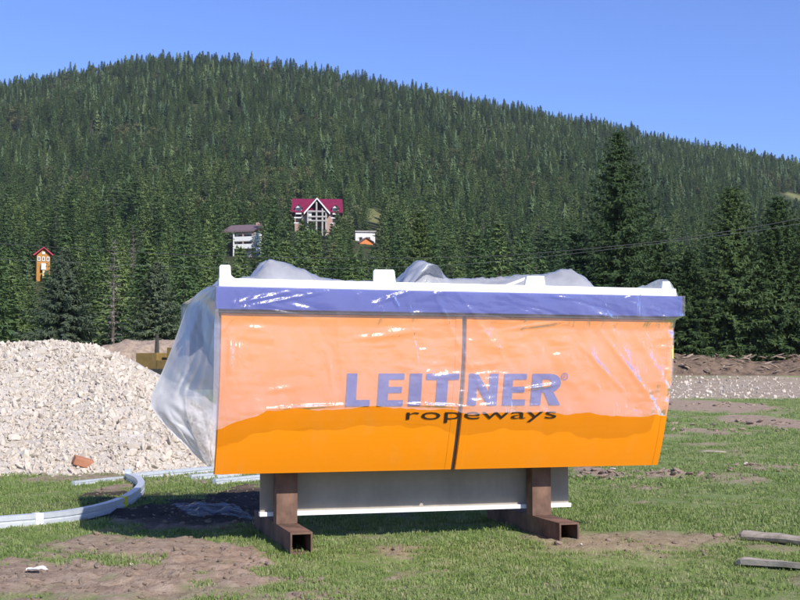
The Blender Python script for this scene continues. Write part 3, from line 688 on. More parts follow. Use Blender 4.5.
# planks
def plank(p0, p1, prof_pts, name, label, zoff=.0, wobble=.01):
    a = gpt(*p0); c = gpt(*p1); n = 26; v = []; m_ = len(prof_pts); dv = Vector((c[0]-a[0], c[1]-a[1], 0)); Ln = dv.length; dv.normalize(); sd = Vector((-dv.y, dv.x, 0)); r = random.Random(len(label))
    for i in range(n):
        tt_ = i/(n-1); q = Vector((a[0], a[1], 0))+dv*Ln*tt_; q.z = float(gh(q.x, q.y))*.0 - .035 + zoff
        for (s_, h_) in prof_pts:
            e = (1-.25*(tt_ < .02))*(1+.10*math.sin(i*.9+s_*20)*.4); v.append(q + sd*(s_*e + wobble*math.sin(tt_*7)) + Vector((0,0,h_*e+wobble*.4*math.sin(tt_*9+s_*30))) + dv*(r.uniform(-.02,.03) if i in (0,n-1) else 0))
    f = [(i*m_+k, (i+1)*m_+k, (i+1)*m_+(k+1)%m_, i*m_+(k+1)%m_) for i in range(n-1) for k in range(m_)] + [tuple(range(m_)), tuple((n-1)*m_+k for k in range(m_-1,-1,-1))]
    b = MB(); b.add(v, f); o = b.build(name, M['wood']); return tag(o, label, 'plank')
rp = [(.07*math.cos(a), .05+.05*math.sin(a)) for a in np.linspace(0, 2*math.pi, 12, False)]
plank((739,540.5), (860,551), rp, 'timber_slab', 'thick rounded weathered timber in the grass, behind the thinner board', 0)
fp = [(-.075,.015),(.075,.015),(.08,.045),(.03,.06),(-.02,.052),(-.08,.062)]
plank((738,566), (870,577), fp, 'timber_board', 'thin grey weathered board with split end, the nearest to the photographer', .01)

# ------------------------------------------------------------------ steel rails
def rail_prof(wd, hg): return [(-wd/2,0),(wd/2,0),(wd/2,hg*.38),(wd*.36,hg*.42),(wd*.36,hg*.55),(wd/2,hg*.6),(wd/2,hg),(-wd/2,hg),(-wd/2,hg*.6),(-wd*.36,hg*.55),(-wd*.36,hg*.42),(-wd/2,hg*.38)]
def spline(pts, n=12):
    out = []; P = [np.array(p, float) for p in pts]; P = [2*P[0]-P[1]] + P + [2*P[-1]-P[-2]]
    for i in range(1, len(P)-2):
        for k in range(n):
            t_ = k/n; a, b_, c_, d_ = P[i-1:i+3]; out.append(.5*((2*b_)+(-a+c_)*t_+(2*a-5*b_+4*c_-d_)*t_*t_+(-a+3*b_-3*c_+d_)*t_**3))
    out.append(P[-2]); return out
RH = .135
cpx = [(-60,534),(-25,531.5),(10,528.5),(45,525.5),(75,521.5),(100,516),(118,510),(131,503),(139,496),(141,491),(137,486),(128,482)]
path = [(*gpt(a, c), -.03) for a, c in cpx]; path = [tuple(p) for p in spline(path, 24)]
e = empty('curved_rail', path[120]); tag(e, 'curved galvanised steel rail lying in the grass before the rubble heap', 'steel rail', 'galvanised steel rails')
off = np.array(path[120])
b = MB(); b.sweep([np.array(p)-off for p in path], rail_prof(.10, RH)); b.build('rail_beam', M['galv'], e)
def wrap(i0, i1, mt, name, x_=.004):
    b = MB(); pr_ = [(-.05-x_,-.0),(.05+x_,0),(.05+x_,RH+x_),(-.05-x_,RH+x_)]; b.sweep([np.array(p)-off for p in path[i0:i1]], pr_); b.build(name, mt, e)
ip = [i for i, p in enumerate(path) if 34.5 < proj(*p)[0] < 40.5 and i < len(path)*.7]; wrap(ip[0]-1, ip[-1]+2, M['paper'], 'label_sticker')
ip = [i for i, p in enumerate(path) if 120.5 < proj(*p)[0] < 124 and i < len(path)*.8]; wrap(ip[0], ip[-1]+1, M['yellow'], 'tape_mark')
b = MB(); q = np.array(path[-1])-off; b.box(q[0]-.05, q[0]+.05, q[1]-.03, q[1]+.03, q[2], q[2]+.2); b.build('end_plate', M['galv'], e)
def straight(p0, p1, hg, wd, label, zz=-.02):
    a = np.array([*gpt(*p0), zz]); c = np.array([*gpt(*p1), zz]); b = MB(); b.sweep([(0,0,0), tuple((c-a)*.5), tuple(c-a)], rail_prof(wd, hg)); o = b.build('straight_rail', M['galv']); o.location = a
    tag(o, label, 'steel rail', 'galvanised steel rails')
straight((73,487), (127,481.5), .07, .07, 'short thin galvanised rail at the foot of the rubble heap, its free end in grass')
straight((131,482), (240,471.5), .12, .09, 'long galvanised rail running from the curved rail under the plastic flap')
straight((190,481.5), (262,475), .09, .08, 'galvanised rail end showing beneath the cover corner, middle of the bundle')
straight((214,486), (285,479), .09, .08, 'galvanised rail closest to the cover, poking out under its lower corner')
# crumpled film on the ground in the shade
c = gpt(212, 514); n = 36; XXq, YYq = np.meshgrid(np.linspace(-.38,.38,n), np.linspace(-.75,.75,n)); hq = .06*ridge(fbm(XXq*4, YYq*3, 0, 3, 121))**2*sst(1.0,.4,np.sqrt((XXq/.38)**2+(YYq/.75)**2))+.012
o = mk('film_scrap', np.stack([XXq+YYq*-.35, YYq, hq+gh(XXq-YYq*.35+c[0], YYq+c[1])], -1).reshape(-1,3), grid_faces(n, n), film_mat('film_scrap', .10, (.36,.40,.52), .3), smooth=True); o.location = (c[0], c[1], 0)
tag(o, 'crumpled bluish plastic film on the shaded ground beside the cover', 'plastic film')

# ------------------------------------------------------------------ earth banks, bulldozer
def bank(name, x0, x1, yc, wd, hfun, label, seed):
    nx, ny = 150, 40; X, Yq = np.meshgrid(np.linspace(x0, x1, nx), np.linspace(-1, 1, ny))
    Yw = yc + Yq*wd + 1.5*(fbm(X*.1, 3, 0, 2, seed)-.5); h = hfun(X)*(1-np.abs(Yq)**1.7)
    Z = T(X, Yw) - .15 + h*(.75+.5*fbm(X*.5, Yw*.5, 0, 4, seed+1)) + .5*(ridge(fbm(X*1.2, Yw*1.2, 0, 4, seed+2))-.5)*np.minimum(1, h)
    o = mk(name, np.stack([X, Yw, Z], -1).reshape(-1,3), grid_faces(ny, nx), M['bankmat'] if seed == 131 else M['soil'], smooth=True); tag(o, label, 'earth bank')
    return o
bank('earth_bank', 16, 52, 92.5, 4.2, lambda X: 1.15 + .3*np.sin(X*.4), 'long dark bank of churned earth and debris below the tall spruces', 131)
N = 420; x = 16+34*RNG.random(N); y = 88.5+5.5*RNG.random(N); hb = T(x, y)+1.3*(1-np.abs((y-92.5)/4.2)**1.7); s = .10+.42*RNG.random(N)**3
o = scatter('bank_debris', np.stack([x, y, hb], -1), rotz(N, .5), np.stack([s*2.4, s, s*.45], -1), RNG.integers(0, 4, N), clods); o['kind'] = 'stuff'; tag(o, 'brown lumps and broken wood strewn over the earth bank', 'debris')
bank('earth_mound', -34, -10, 62, 4.0, lambda X: np.interp(X, [-34,-24,-20,-18,-16,-14,-12,-10,-8], [2.1,2.2,1.6,1.1,1.3,2.0,2.1,1.8,.6]), 'low mound of brown soil behind the white rubble heap', 141)
c = at_y(160, 360, 54.); gz = float(T(c[0], 54.)); DZ = empty('bulldozer', (c[0], 54., gz), -.5)
tag(DZ, 'old yellow bulldozer half hidden between the rubble heap and plastic flap', 'bulldozer')
top = at_y(150, 352, 54.)[2]-gz; k = top/1.55
def dz(m_, name, mt, par=DZ, bev=.03):
    m_.v = [(a*k, b_*k, c_*k) for a, b_, c_ in m_.v]; return m_.build(name, mt, par, bevel=bev)
for sy in (-.72, .72):
    b = MB(); b.prism([(-1.2,.1),(-1.0,0),(1.0,0),(1.25,.2),(1.25,.55),(1.05,.72),(-1.05,.72),(-1.25,.5)], sy-.2, sy+.2); dz(b, 'track', M['iron'])
b = MB(); b.box(-1.1,.2,-.48,.48,.6,1.5); dz(b, 'engine_hood', M['dozer'])
b = MB(); b.box(.2,1.15,-.5,.5,.6,1.15); b.box(.75,1.1,-.4,.4,1.15,1.75); dz(b, 'operator_seat', M['dozer'])
b = MB(); b.prism([(-1.75,.05),(-1.6,.05),(-1.68,.5),(-1.55,1.0),(-1.70,1.0),(-1.83,.5)], -1.3, 1.3); dz(b, 'blade', M['dozer'])
for sy in (-.98, .98):
    b = MB(); b.box(-1.66,.3,sy-.05,sy+.05,.35,.5); dz(b, 'push_arm', M['dozer'])
b = MB(); b.tube([(-.2,0,1.45),(-.2,0,2.1),(-.2,0,2.45)], [.10*k*1.2,.09,.08], 8); dz(b, 'exhaust_stack', M['iron'], bev=0)

# ------------------------------------------------------------------ trees
def kite(v, f, p, d, up, L, wd):
    s = d.cross(up); 
    if s.length < 1e-4: s = Vector((1,0,0))
    s.normalize(); b = len(v); mid = p + d*(L*.45)
    v += [p, mid + s*wd*.5, p + d*L, mid - s*wd*.5]; f.append((b, b+1, b+2, b+3))
def spruce_crown(h, rad, whorls, per, steps, kl, kw, seed, z0=.06, ragged=.25, lean=0, hang=2, ex=.82):
    r = random.Random(seed); v = []; f = []
    for i in range(whorls):
        t_ = (i + r.random()*.6)/whorls; z = h*(z0 + (1-z0)*t_); env = (1-t_)**ex*(.55+.45*min(1, (t_+.05)/.18))
        for j in range(per):
            az = 2*math.pi*(j + r.random()*.9)/per + i*2.4
            bulk = 1 + ragged*(math.sin(az*2+seed)+math.sin(az*3+z*.9/h*12+seed*2))*.5
            L = rad*env*bulk*r.uniform(.62, 1.12) + .03*rad
            pit = .35*t_ - .28*(1-t_) + r.uniform(-.12,.12); out = Vector((math.cos(az), math.sin(az), 0))
            p = Vector((0,0,z)); n = max(2, int(steps*(.35+.65*env))); 
            for s_ in range(n):
                q = (s_+.6)/n; pp = p + out*L*q + Vector((0,0, L*(pit*q - .30*q*q*(1-t_) + .22*q**4)))
                pp += Vector((r.gauss(0,.03),r.gauss(0,.03),r.gauss(0,.03)))*rad*.35
                sc = (1.15-.55*q)*(.55+.45*env)
                for sd in (-1, 1):
                    sa = az + sd*r.uniform(.45, 1.15); d = Vector((math.cos(sa), math.sin(sa), r.uniform(-.45,.10))).normalized()
                    kite(v, f, pp, d, out*.75 + Vector((r.gauss(0,.28),r.gauss(0,.28),.8)), kl*sc*r.uniform(.7,1.3), kw*sc*r.uniform(.7,1.3))
                for _ in range(hang):
                    d = (out*r.uniform(-.1,.7) + Vector((r.gauss(0,.25), r.gauss(0,.25), -r.uniform(.35,.95)))).normalized()
                    kite(v, f, pp, d, out*1.2 + Vector((r.gauss(0,.35),r.gauss(0,.35),.5)), kl*.85*sc*r.uniform(.6,1.2), kw*sc*r.uniform(.7,1.2))
    for _ in range(10):
        kite(v, f, Vector((0,0,h*(.97-.03*r.random()))), Vector((r.gauss(0,.35),r.gauss(0,.35),1)).normalized(), Vector((1,0,0)), kl*r.uniform(.6,1.1), kw*.7)
    return v, f
def trunk_geo(h, r0, z1=.92):
    b = MB(); b.tube([(0,0,-.6),(0,0,.3),(.02*h*.1,0,h*.4),(0,0,h*z1)], [r0*1.35, r0, r0*.66, r0*.1], 7); return b
def single_tree(h, rad, whorls, per, steps, kl, kw, seed, leaf, name='spruce_tree', ragged=.25, hang=2):
    v, f = spruce_crown(h, rad, whorls, per, steps, kl, kw, seed, ragged=ragged, hang=hang, ex=.86); tb = trunk_geo(h, h*.013); nb = len(v)
    o = mk(name, v + tb.v, f + [tuple(i+nb for i in q) for q in tb.f], [leaf, M['bark']], mi=[0]*len(f)+[1]*len(tb.f), link=False)
    return o
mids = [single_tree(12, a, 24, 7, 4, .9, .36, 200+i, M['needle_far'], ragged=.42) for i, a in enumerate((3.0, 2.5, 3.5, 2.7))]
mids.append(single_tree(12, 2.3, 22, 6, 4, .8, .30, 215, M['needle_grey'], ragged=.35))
def skirt_tree(h, rad, tiers, spikes, seed, leaf, name='spruce_tree'):
    r = random.Random(seed); v = []; f = []
    for i in range(tiers):
        t_ = i/tiers; z = h*(.05+.95*t_); R1 = rad*(1-t_)**.85*r.uniform(.85,1.12)+.05; dz_ = h/tiers*r.uniform(1.5, 2.0); top = min(h, z+dz_)
        ox, oy = r.gauss(0,.05)*rad, r.gauss(0,.05)*rad
        for k in range(spikes):
            a0 = 2*math.pi*(k+r.uniform(-.25,.25))/spikes + i*1.7; q = R1*r.uniform(.6, 1.15); wd = math.pi/spikes*1.25; zz_ = z - R1*.22*r.uniform(.3,1.6)
            ri = R1*.28*(1-t_); zi = z + dz_*.72
            b = len(v); tip = (ox+q*math.cos(a0), oy+q*math.sin(a0), zz_)
            v += [(ox+.04*math.cos(a0), oy+.04*math.sin(a0), top), (ox+.62*q*math.cos(a0-wd), oy+.62*q*math.sin(a0-wd), z+dz_*.28), tip, (ox+.62*q*math.cos(a0+wd), oy+.62*q*math.sin(a0+wd), z+dz_*.28)]
            f.append((b, b+1, b+2, b+3))
    return mk(name, v, f, [leaf, M['bark']], link=False)
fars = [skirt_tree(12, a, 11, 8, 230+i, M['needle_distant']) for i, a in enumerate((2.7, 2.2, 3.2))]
def broad(h, seed, leaf, n=700, sz=.55, name='birch_tree'):
    r = random.Random(seed); v = []; f = []
    cl = [(Vector((r.gauss(0,.9), r.gauss(0,.9), h*r.uniform(.35,.88))), r.uniform(.8,1.6)) for _ in range(11)]
    for i in range(n):
        c_, q = r.choice(cl); d = Vector((r.gauss(0,1), r.gauss(0,1), r.gauss(0,1))).normalized(); p = c_ + d*q*r.random()**.4
        kite(v, f, p, Vector((r.gauss(0,1), r.gauss(0,1), r.gauss(-.2,1))).normalized(), d, sz*r.uniform(.6,1.2), sz*.7)
    tb = trunk_geo(h, .12, .7); nb = len(v)
    return mk(name, v + tb.v, f + [tuple(i+nb for i in q) for q in tb.f], [leaf, M['bark']], mi=[0]*len(f)+[1]*len(tb.f), link=False)
birches = [broad(9, 250, M['leaf']), broad(8, 251, M['leaf'])]
deads = [single_tree(11, 1.5, 20, 5, 3, .5, .07, 260, M['dead'], 'dead_spruce', .4)]
protos = mids + fars + birches + deads      # 0-3 mid, 4 grey mid, 5-7 far, 8-9 birch, 10 dead

# house places (found along the terrain) first, so that the trees leave them room
def house_at(px, py): return on_ground(px, py, 112)
H1 = house_at(317, 234); H2 = house_at(243, 257); H3 = house_at(43, 281); H4 = house_at(366, 243)
print('houses', H1, H2, H3, H4)
# forest positions: jittered grid
cell = 5.5; pts = []
ygrid = np.arange(112, 1180, cell)
for yy in ygrid:
    xs = np.arange(-(yy*.47+25), yy*.47+25, cell*(1+.15*(yy > 500))); pts.append(np.stack([xs + RNG.uniform(-.46,.46,len(xs))*cell, yy + RNG.uniform(-.46,.46,len(xs))*cell], -1))
pts = np.concatenate(pts); fx, fy = pts[:,0], pts[:,1]; fz = T(fx, fy)
fh = (np.interp(fy, [112, 200, 350, 700], [5.6, 6.8, 7.4, 7.6]) + RNG.random(len(fx))**1.3*np.interp(fy, [112, 200, 350], [6.0, 6.2, 7.2]))*(.7+.6*fbm(fx*.02, fy*.015, 0, 3, 151)) + 3.5*RNG.random(len(fx))**9
px, pyb = proj(fx, fy, fz); _, pyt = proj(fx, fy, fz+fh); half = fh*.19*F/fy
keep = RNG.random(len(fx)) > np.interp(fy, [112, 300], [.22, .06]) + .45*(fbm(fx*.02, fy*.014, 0, 4, 152) > .60)
def clear_house(hp, x0, x1, ytop, ybase, depth=14, front_base=None):
    global keep
    foot = (np.abs(fx-hp[0]) < (x1-x0)/2*hp[1]/F+3.0) & (fy > hp[1]-2.5) & (fy < hp[1]+depth)
    front = (px > x0-half*.6) & (px < x1+half*.6) & (fy <= hp[1]) & (pyt < ybase)
    keep &= ~(foot | front)
clear_house(H1, 290, 331, 197, 219); clear_house(H2, 226, 256, 222, 243, 10); clear_house(H3, 35, 50, 246, 268, 9); clear_house(H4, 353, 378, 228, 243, 10)
C1, C2 = on_ground(375, 216, 112), on_ground(794, 197, 112)
keep &= ~((px > 367) & (px < 382) & (fy < C1[1]+22) & (pyt < 225) & (fy > 150)) & ~((px > 776) & (fy < C2[1]+25) & (pyt < 197) & (pyb > 193))
keep &= ~((fx > 14) & (fy < 108)) & ~((px > 560) & (fy < 185 + 25*fbm(fx*.05, 1, 0, 2, 155)))
fx, fy, fz, fh, px, pyb, pyt, half = (q[keep] for q in (fx, fy, fz, fh, px, pyb, pyt, half))
nt = len(fx); u_ = RNG.random(nt); pick = np.where(RNG.random(nt) < np.interp(fy, [420, 620, 1100], [1, .85, .65]), RNG.integers(0, 4, nt), RNG.integers(5, 8, nt))
pick = np.where((u_ < .07), 4, pick)
bpatch = fbm(fx*.018+9, fy*.012, 0, 4, 153); pick = np.where((bpatch > .60) & (u_ > .70) & (fy > 240), RNG.integers(8, 10, nt), pick); pick = np.where((u_ > .992), 10, pick)
# the ~290 that show largest: walk from near to far with a skyline buffer
order = np.argsort(fy); hb = np.full(1000, 400.); solo = []
cov = lambda a: (a > 216) & (a < 684)
for i in order:
    if len(solo) >= 285: break
    if not (-4 < px[i] < 804): continue
    a = int(np.clip(px[i], 0, 799)); lim = min(hb[max(0,a-2):a+3].min(), 262 if 214 < a < 686 else 400)
    if pyt[i] < lim - 5 and not (570 < a < 800 and pyt[i] > 225): solo.append(i)
    lo, hi = int(px[i]-half[i]*.5), int(px[i]+half[i]*.5)
    for q in range(max(0, lo), min(800, hi+1)):
        rr = pyt[i] + (abs(q-px[i])/max(half[i]*.5, .1))*(pyb[i]-pyt[i])*.55; hb[q] = min(hb[q], rr)
solo = np.array(solo); mask = np.zeros(nt, bool); mask[solo] = True
rzs = RNG.random(nt)*6.28; sxy = fh/12*RNG.uniform(1.0, 1.45, nt)
o = scatter('forest', np.stack([fx, fy, fz-.2], -1)[~mask], np.stack([np.zeros(nt), np.zeros(nt), rzs], -1)[~mask], np.stack([sxy, sxy, fh/12], -1)[~mask], pick[~mask], protos)
tag(o, 'dense spruce forest covering the whole hill up to the skyline', 'forest', kind='stuff')
print('trees', nt, 'solo', len(solo), fy[solo].max())
KIND = {4: ('grey green spruce among the greener trees low on the forested hill', 'spruce'), 8: ('yellowish broadleaf tree among dark spruces on the hill', 'birch'), 9: ('yellowish broadleaf tree among dark spruces on the hill', 'birch'), 10: ('bare grey dead spruce among the living trees on the hill', 'dead spruce')}
parts_cache = {}
def tree_parts(p):
    if p not in parts_cache:
        src = protos[p].data; nf = sum(1 for q in src.polygons if q.material_index == 0)
        polys = [tuple(q.vertices) for q in src.polygons]; vs = [q.co[:] for q in src.vertices]; mats = list(src.materials)
        res = []
        for nm, sel, mt in (('crown', polys[:nf], mats[0]), ('trunk', polys[nf:], mats[1])):
            used = sorted({i for q in sel for i in q}); mp = {a: b_ for b_, a in enumerate(used)}
            res.append(mk(nm, [vs[i] for i in used], [tuple(mp[i] for i in q) for q in sel], mt, link=False))
        parts_cache[p] = res
    return parts_cache[p]
for i in solo:
    p = int(pick[i]); lab, cat = KIND.get(p, ('dark green spruce, one of many in the dense forest above the meadow', 'spruce'))
    nm = {'spruce': 'spruce_tree', 'birch': 'birch_tree', 'dead spruce': 'dead_spruce'}[cat]
    if fy[i] < 135:
        e = empty(nm, (fx[i], fy[i], fz[i]-.2), rzs[i]); e.scale = (sxy[i], sxy[i], fh[i]/12)
        for q in tree_parts(p): c = q.copy(); c.name = q.name.split('.')[0]; COL.objects.link(c); c.parent = e
    else:
        e = protos[p].copy(); e.name = nm; COL.objects.link(e); e.location = (fx[i], fy[i], fz[i]-.2); e.rotation_euler.z = rzs[i]; e.scale = (sxy[i], sxy[i], fh[i]/12)
    tag(e, lab, cat, {'spruce': 'spruces of the hillside forest', 'birch': 'broadleaf trees on the hill', 'dead spruce': 'dead spruces on the hill'}[cat] if p != 4 else 'grey green spruces of the forest')

# the large spruces near the meadow
def hero(px_, apex, base, y, radpx, seed, label, leaf='needle', whorls=46, per=9, steps=8, z0=.05, ragged=.42, kl=.70, kw=.21):
    tp = at_y(px_, apex, y); x = tp[0]; z = float(T(x, y)); h = tp[2]-z; rad = 2.0*radpx*y/F
    e = empty('tall_spruce' if h > 12 else 'spruce_tree', (x, y, z)); tag(e, label, 'spruce')
    v, f = spruce_crown(h, rad, int(whorls*.85), per+4, steps+4, kl, kw, seed, z0, ragged*1.2, ex=.82, hang=5); mk('crown', v, f, M[leaf], e)
    trunk_geo(h, h*.014).build('trunk', M['bark'], e, True); return e
hero(618, 133, 365, 97, 52, 301, 'tallest dark spruce, its apex against the far hillside behind the cover', whorls=52, per=9, steps=8)
hero(731, 187, 362, 97.5, 50, 302, 'broad tall spruce with drooping branches behind the earth bank, between two others', whorls=46, per=9, steps=8)
hero(778, 196, 362, 96.5, 34, 303, 'tall narrow spruce by the frame edge beside the broad drooping one', whorls=44)
hero(812, 205, 362, 97.8, 40, 304, 'tall spruce cut off by the edge of the frame', whorls=42)
hero(660, 232, 362, 99.5, 32, 305, 'shorter spruce filling the gap right beside the tallest one', whorls=34)
hero(690, 252, 362, 97.6, 24, 306, 'small dense spruce just left of the broad drooping one', whorls=30)
hero(578, 232, 362, 101, 26, 309, 'slender spruce half behind the tallest spruce, on its lower side', whorls=30)
hero(66, 250, 345, 97, 27, 307, 'grey green spruce with layered boughs standing behind the rubble heap below the little ochre house', 'needle_grey', whorls=34, per=9)
hero(420, 212, 300, 120, 20, 308, 'light green pointed spruce rising above the bundled film roll', whorls=34)
hero(157, 262, 345, 100, 20, 310, 'grey green spruce above the bulldozer and plastic flap', 'needle_grey', whorls=30)

# ------------------------------------------------------------------ houses
def HM(hp, rz, z=None): return Matrix.Translation(Vector((hp[0], hp[1], z if z is not None else hp[2]))) @ Matrix.Rotation(rz, 4, 'Z')
def hpx(hp): return hp[1]/F          # metres per photo pixel
# 1: unfinished chalet with maroon roof
s = hpx(H1); HB = float(at_y(317, 222, H1[1])[2]); e = empty('chalet', (H1[0], H1[1], HB), .06)
tag(e, 'large unfinished chalet with maroon roof, central gable and open floors', 'house')
Wd = 52*s; zE = 11.5*s; zR = 24*s; D = 13*s+4
b = MB(); b.box(-Wd*.43, -Wd*.17, 0, D, -5, zE); b.box(Wd*.17, Wd*.43, 0, D, -5, zE); b.box(-Wd*.17, Wd*.17, 3.2, D, -5, zE); b.build('wall', M['wall_brick'], e)
b = MB()
th = .45
for sg in (-1, 1):     # roof slopes front/back with overhang
    y0, y1 = (-1.2, D/2) if sg < 0 else (D+1.2, D/2)
    b.add([(-Wd/2,y0,zE-.8),(Wd/2,y0,zE-.8),(Wd*.49,y1,zR),(-Wd*.49,y1,zR),(-Wd/2,y0,zE-.8+th),(Wd/2,y0,zE-.8+th),(Wd*.49,y1,zR+th),(-Wd*.49,y1,zR+th)], [(0,1,2,3),(4,7,6,5),(0,4,5,1),(1,5,6,2),(2,6,7,3),(3,7,4,0)])
b.build('roof', M['maroon'], e)
gw, gz0, gz1 = 10*s, 9.5*s, 22*s
b = MB()
for sg in (-1, 1): b.prism([(sg*(gw+.9), gz0-1.0), (0, gz1), (0, gz1+.5), (sg*(gw+1.0), gz0-.5)], -2.6, D/2)
gr = b.build('gable_roof', M['maroon'], e)
b = MB()
for sg in (-1, 1): b.prism([(sg*(gw+1.0), gz0-1.05), (0, gz1-.05), (0, gz1+.55), (sg*(gw+1.1), gz0-.4)], -2.85, -2.62)
b.build('fascia', M['wall_white'], gr)
b = MB(); b.prism([(-gw,gz0-.8),(gw,gz0-.8),(0,gz1-.4)], 3.0, 3.15); b.build('recess_wall', M['dark'], e)
for z in (0.2, 4.7*s*1.0, 10.0*s):
    b = MB(); b.box(-gw, gw, -2.3, 3.1, z-.25, z+.25); b.build('floor_slab', M['concrete'], e)
for xx in (-gw+.3, -gw*.05, gw*.55, gw-.3):
    top = gz1-.6-abs(xx)/gw*(gz1-gz0); b = MB(); b.box(xx-.28, xx+.28, -2.2, -1.7, -5, top); b.build('column', M['concrete'], e)
b = MB(); b.box(-gw, -gw*.55, -1.6, 2.9, .3, 9.7*s); b.build('side_wall', M['wall_white'], e)
for sg in (-1, 1):
    xc = sg*Wd*.355; dw = 3.6*s
    b = MB(); b.prism([(xc-dw*.8, zE-1.4), (xc+dw*.8, zE-1.4), (xc+dw*.8, zE+2.8*s), (xc, zE+5.2*s), (xc-dw*.8, zE+2.8*s)], -1.0, D/2-1); dm = b.build('dormer', M['wall_white'], e)
    b = MB()
    for q in (-1, 1): b.prism([(xc+q*dw, zE+2.0*s), (xc, zE+5.6*s), (xc, zE+6.3*s), (xc+q*dw*1.15, zE+2.3*s)], -1.5, D/2-1)
    b.build('dormer_roof', M['maroon'], dm)
    for q in (-1, 1):
        b = MB(); b.box(xc+q*dw*.36-.45, xc+q*dw*.36+.45, -1.08, -1.02, zE-.3, zE+2.4*s); b.build('window', M['glass'], dm)
    for zc in (2.2*s, 7.6*s):
        b = MB(); b.box(xc-.95, xc+.95, -.08, .02, zc-.9, zc+1.0); wn = b.build('window', M['dark'], e)
        b = MB(); b.box(xc-1.6, xc+1.6, -.12, .01, zc-1.35, zc-.95); b.build('sill', M['wall_white'], wn)
# 2: white house with balconies
s = hpx(H2); HB = float(at_y(243, 254, H2[1])[2]); e = empty('balcony_house', (H2[0], H2[1], HB), -.25)
tag(e, 'tall white house with stacked balconies under a brown roof', 'house')
b = MB(); b.box(-8*s, 13*s, 0, 8, -3, 22*s); b.build('wall', M['wall_white'], e)
b = MB()
for sg in (-1, 1):
    y0, y1 = (-2.6, 4.) if sg < 0 else (10, 4.)
    b.add([(-19*s,y0,21*s),(15*s,y0,21*s),(14*s,y1,30*s),(-19*s,y1,30*s),(-19*s,y0,21*s+.4),(15*s,y0,21*s+.4),(14*s,y1,30*s+.4),(-19*s,y1,30*s+.4)], [(0,1,2,3),(4,7,6,5),(0,4,5,1),(1,5,6,2),(2,6,7,3),(3,7,4,0)])
rf = b.build('roof', M['brownroof'], e)
b = MB(); b.box(9*s, 11.5*s, 3, 4.2, 27*s, 33*s); b.build('chimney', M['wall_brick'], rf)
b = MB(); b.box(-18*s, -8.1*s, 1, 8, -3, 20*s); b.build('wing', M['brownroof'], e)
for z in (4.5*s, 12*s):
    b = MB(); b.box(-7.5*s, 13.5*s, -2.2, -.02, z, z+4.6*s); b.build('balcony', M['wall_white'], e)
    b = MB(); b.box(-5*s, 10*s, -.06, -.005, z+4.7*s, z+7.2*s); b.build('balcony_door', M['glass'], e)
for xx in (-7*s, 3*s, 13*s):
    b = MB(); b.box(xx-.15, xx+.15, -2.15, -1.85, -3, 21*s); b.build('balcony_post', M['wall_brick'] if xx > 0 else M['wall_white'], e)
# 3: little ochre house
s = hpx(H3); HB = float(at_y(43, 279, H3[1])[2]); e = empty('gable_house', (H3[0], H3[1], HB), .35)
tag(e, 'narrow ochre gabled house with white windows and bright red roof', 'house')
gwd = 6.5*s
b = MB(); b.prism([(-gwd,-2),(gwd,-2),(gwd,24*s),(0,31*s),(-gwd,24*s)], 0, 6); b.build('wall', M['wall_ochre'], e)
b = MB()
for sg in (-1, 1): b.prism([(sg*(gwd+.6), 23*s), (0, 31*s+.05), (0, 32.2*s), (sg*(gwd+.8), 24*s)], -.7, 6.6)
b.build('roof', M['redroof'], e)
for xx in (-4.3*s, 0, 4.3*s):
    b = MB(); b.box(xx-1.3*s, xx+1.3*s, -.12, -.01, 18*s, 22.5*s); wn = b.build('window', M['wall_white'], e)
    b = MB(); b.box(xx-.6*s, xx+.6*s, -.15, -.125, 18.8*s, 21.8*s); b.build('pane', M['glass'], wn)
b = MB(); b.box(-1.4*s, 1.4*s, -.12, -.01, 25*s, 27.5*s); b.build('attic_window', M['wall_white'], e)
b = MB(); b.box(-2.2*s, 2.2*s, -.9, -.02, 9*s, 15.5*s); b.build('porch', M['wall_white'], e)
b = MB(); b.box(-1*s, 5*s, -1.6, -.92, 0, 8*s); b.build('garden_wall', noisy('cream_wall', (.68,.55,.22), (.74,.62,.3), 1, .8, 0), e)
# 4: pale retaining wall and orange hut
s = hpx(H4); HB = float(at_y(366, 249, H4[1])[2]); e = empty('concrete_house', (H4[0], H4[1]+3, HB), .1)
tag(e, 'low pale concrete house shell beside the grassy clearing', 'house')
b = MB(); b.box(-11*s, 9*s, 0, 6, -3, 18*s); b.build('wall', M['wall_white'], e); b = MB(); b.box(-11.5*s, 10*s, -.4, 6.3, 18.05*s, 19.5*s); b.build('roof', M['concrete'], e)
for xx in (-7*s, 1*s): b = MB(); b.box(xx, xx+3*s, -.08, -.01, 8*s, 13*s); b.build('window', M['dark'], e)
e = empty('orange_hut', (H4[0]+1.5*s, H4[1]-3, HB-1.0), .3); tag(e, 'small orange hut with sloping dark eaves below the pale concrete house', 'hut')
b = MB(); b.prism([(-8*s,-2),(6*s,-2),(6*s,9*s),(-1*s,13*s),(-8*s,8*s)], 0, 4); b.build('wall', M['orange_wall'], e)
b = MB(); b.prism([(6.6*s,8.4*s),(-1*s,13.1*s),(-1*s,13.9*s),(7.2*s,9*s)], -.6, 4.4); b.prism([(-8.8*s,7.6*s),(-1*s,13.1*s),(-1*s,13.9*s),(-9.4*s,8.2*s)], -.6, 4.4); b.build('roof', M['brownroof'], e)
b = MB(); b.box(-4*s, -1*s, -.08, -.01, 3*s, 7*s); b.build('window', M['dark'], e)

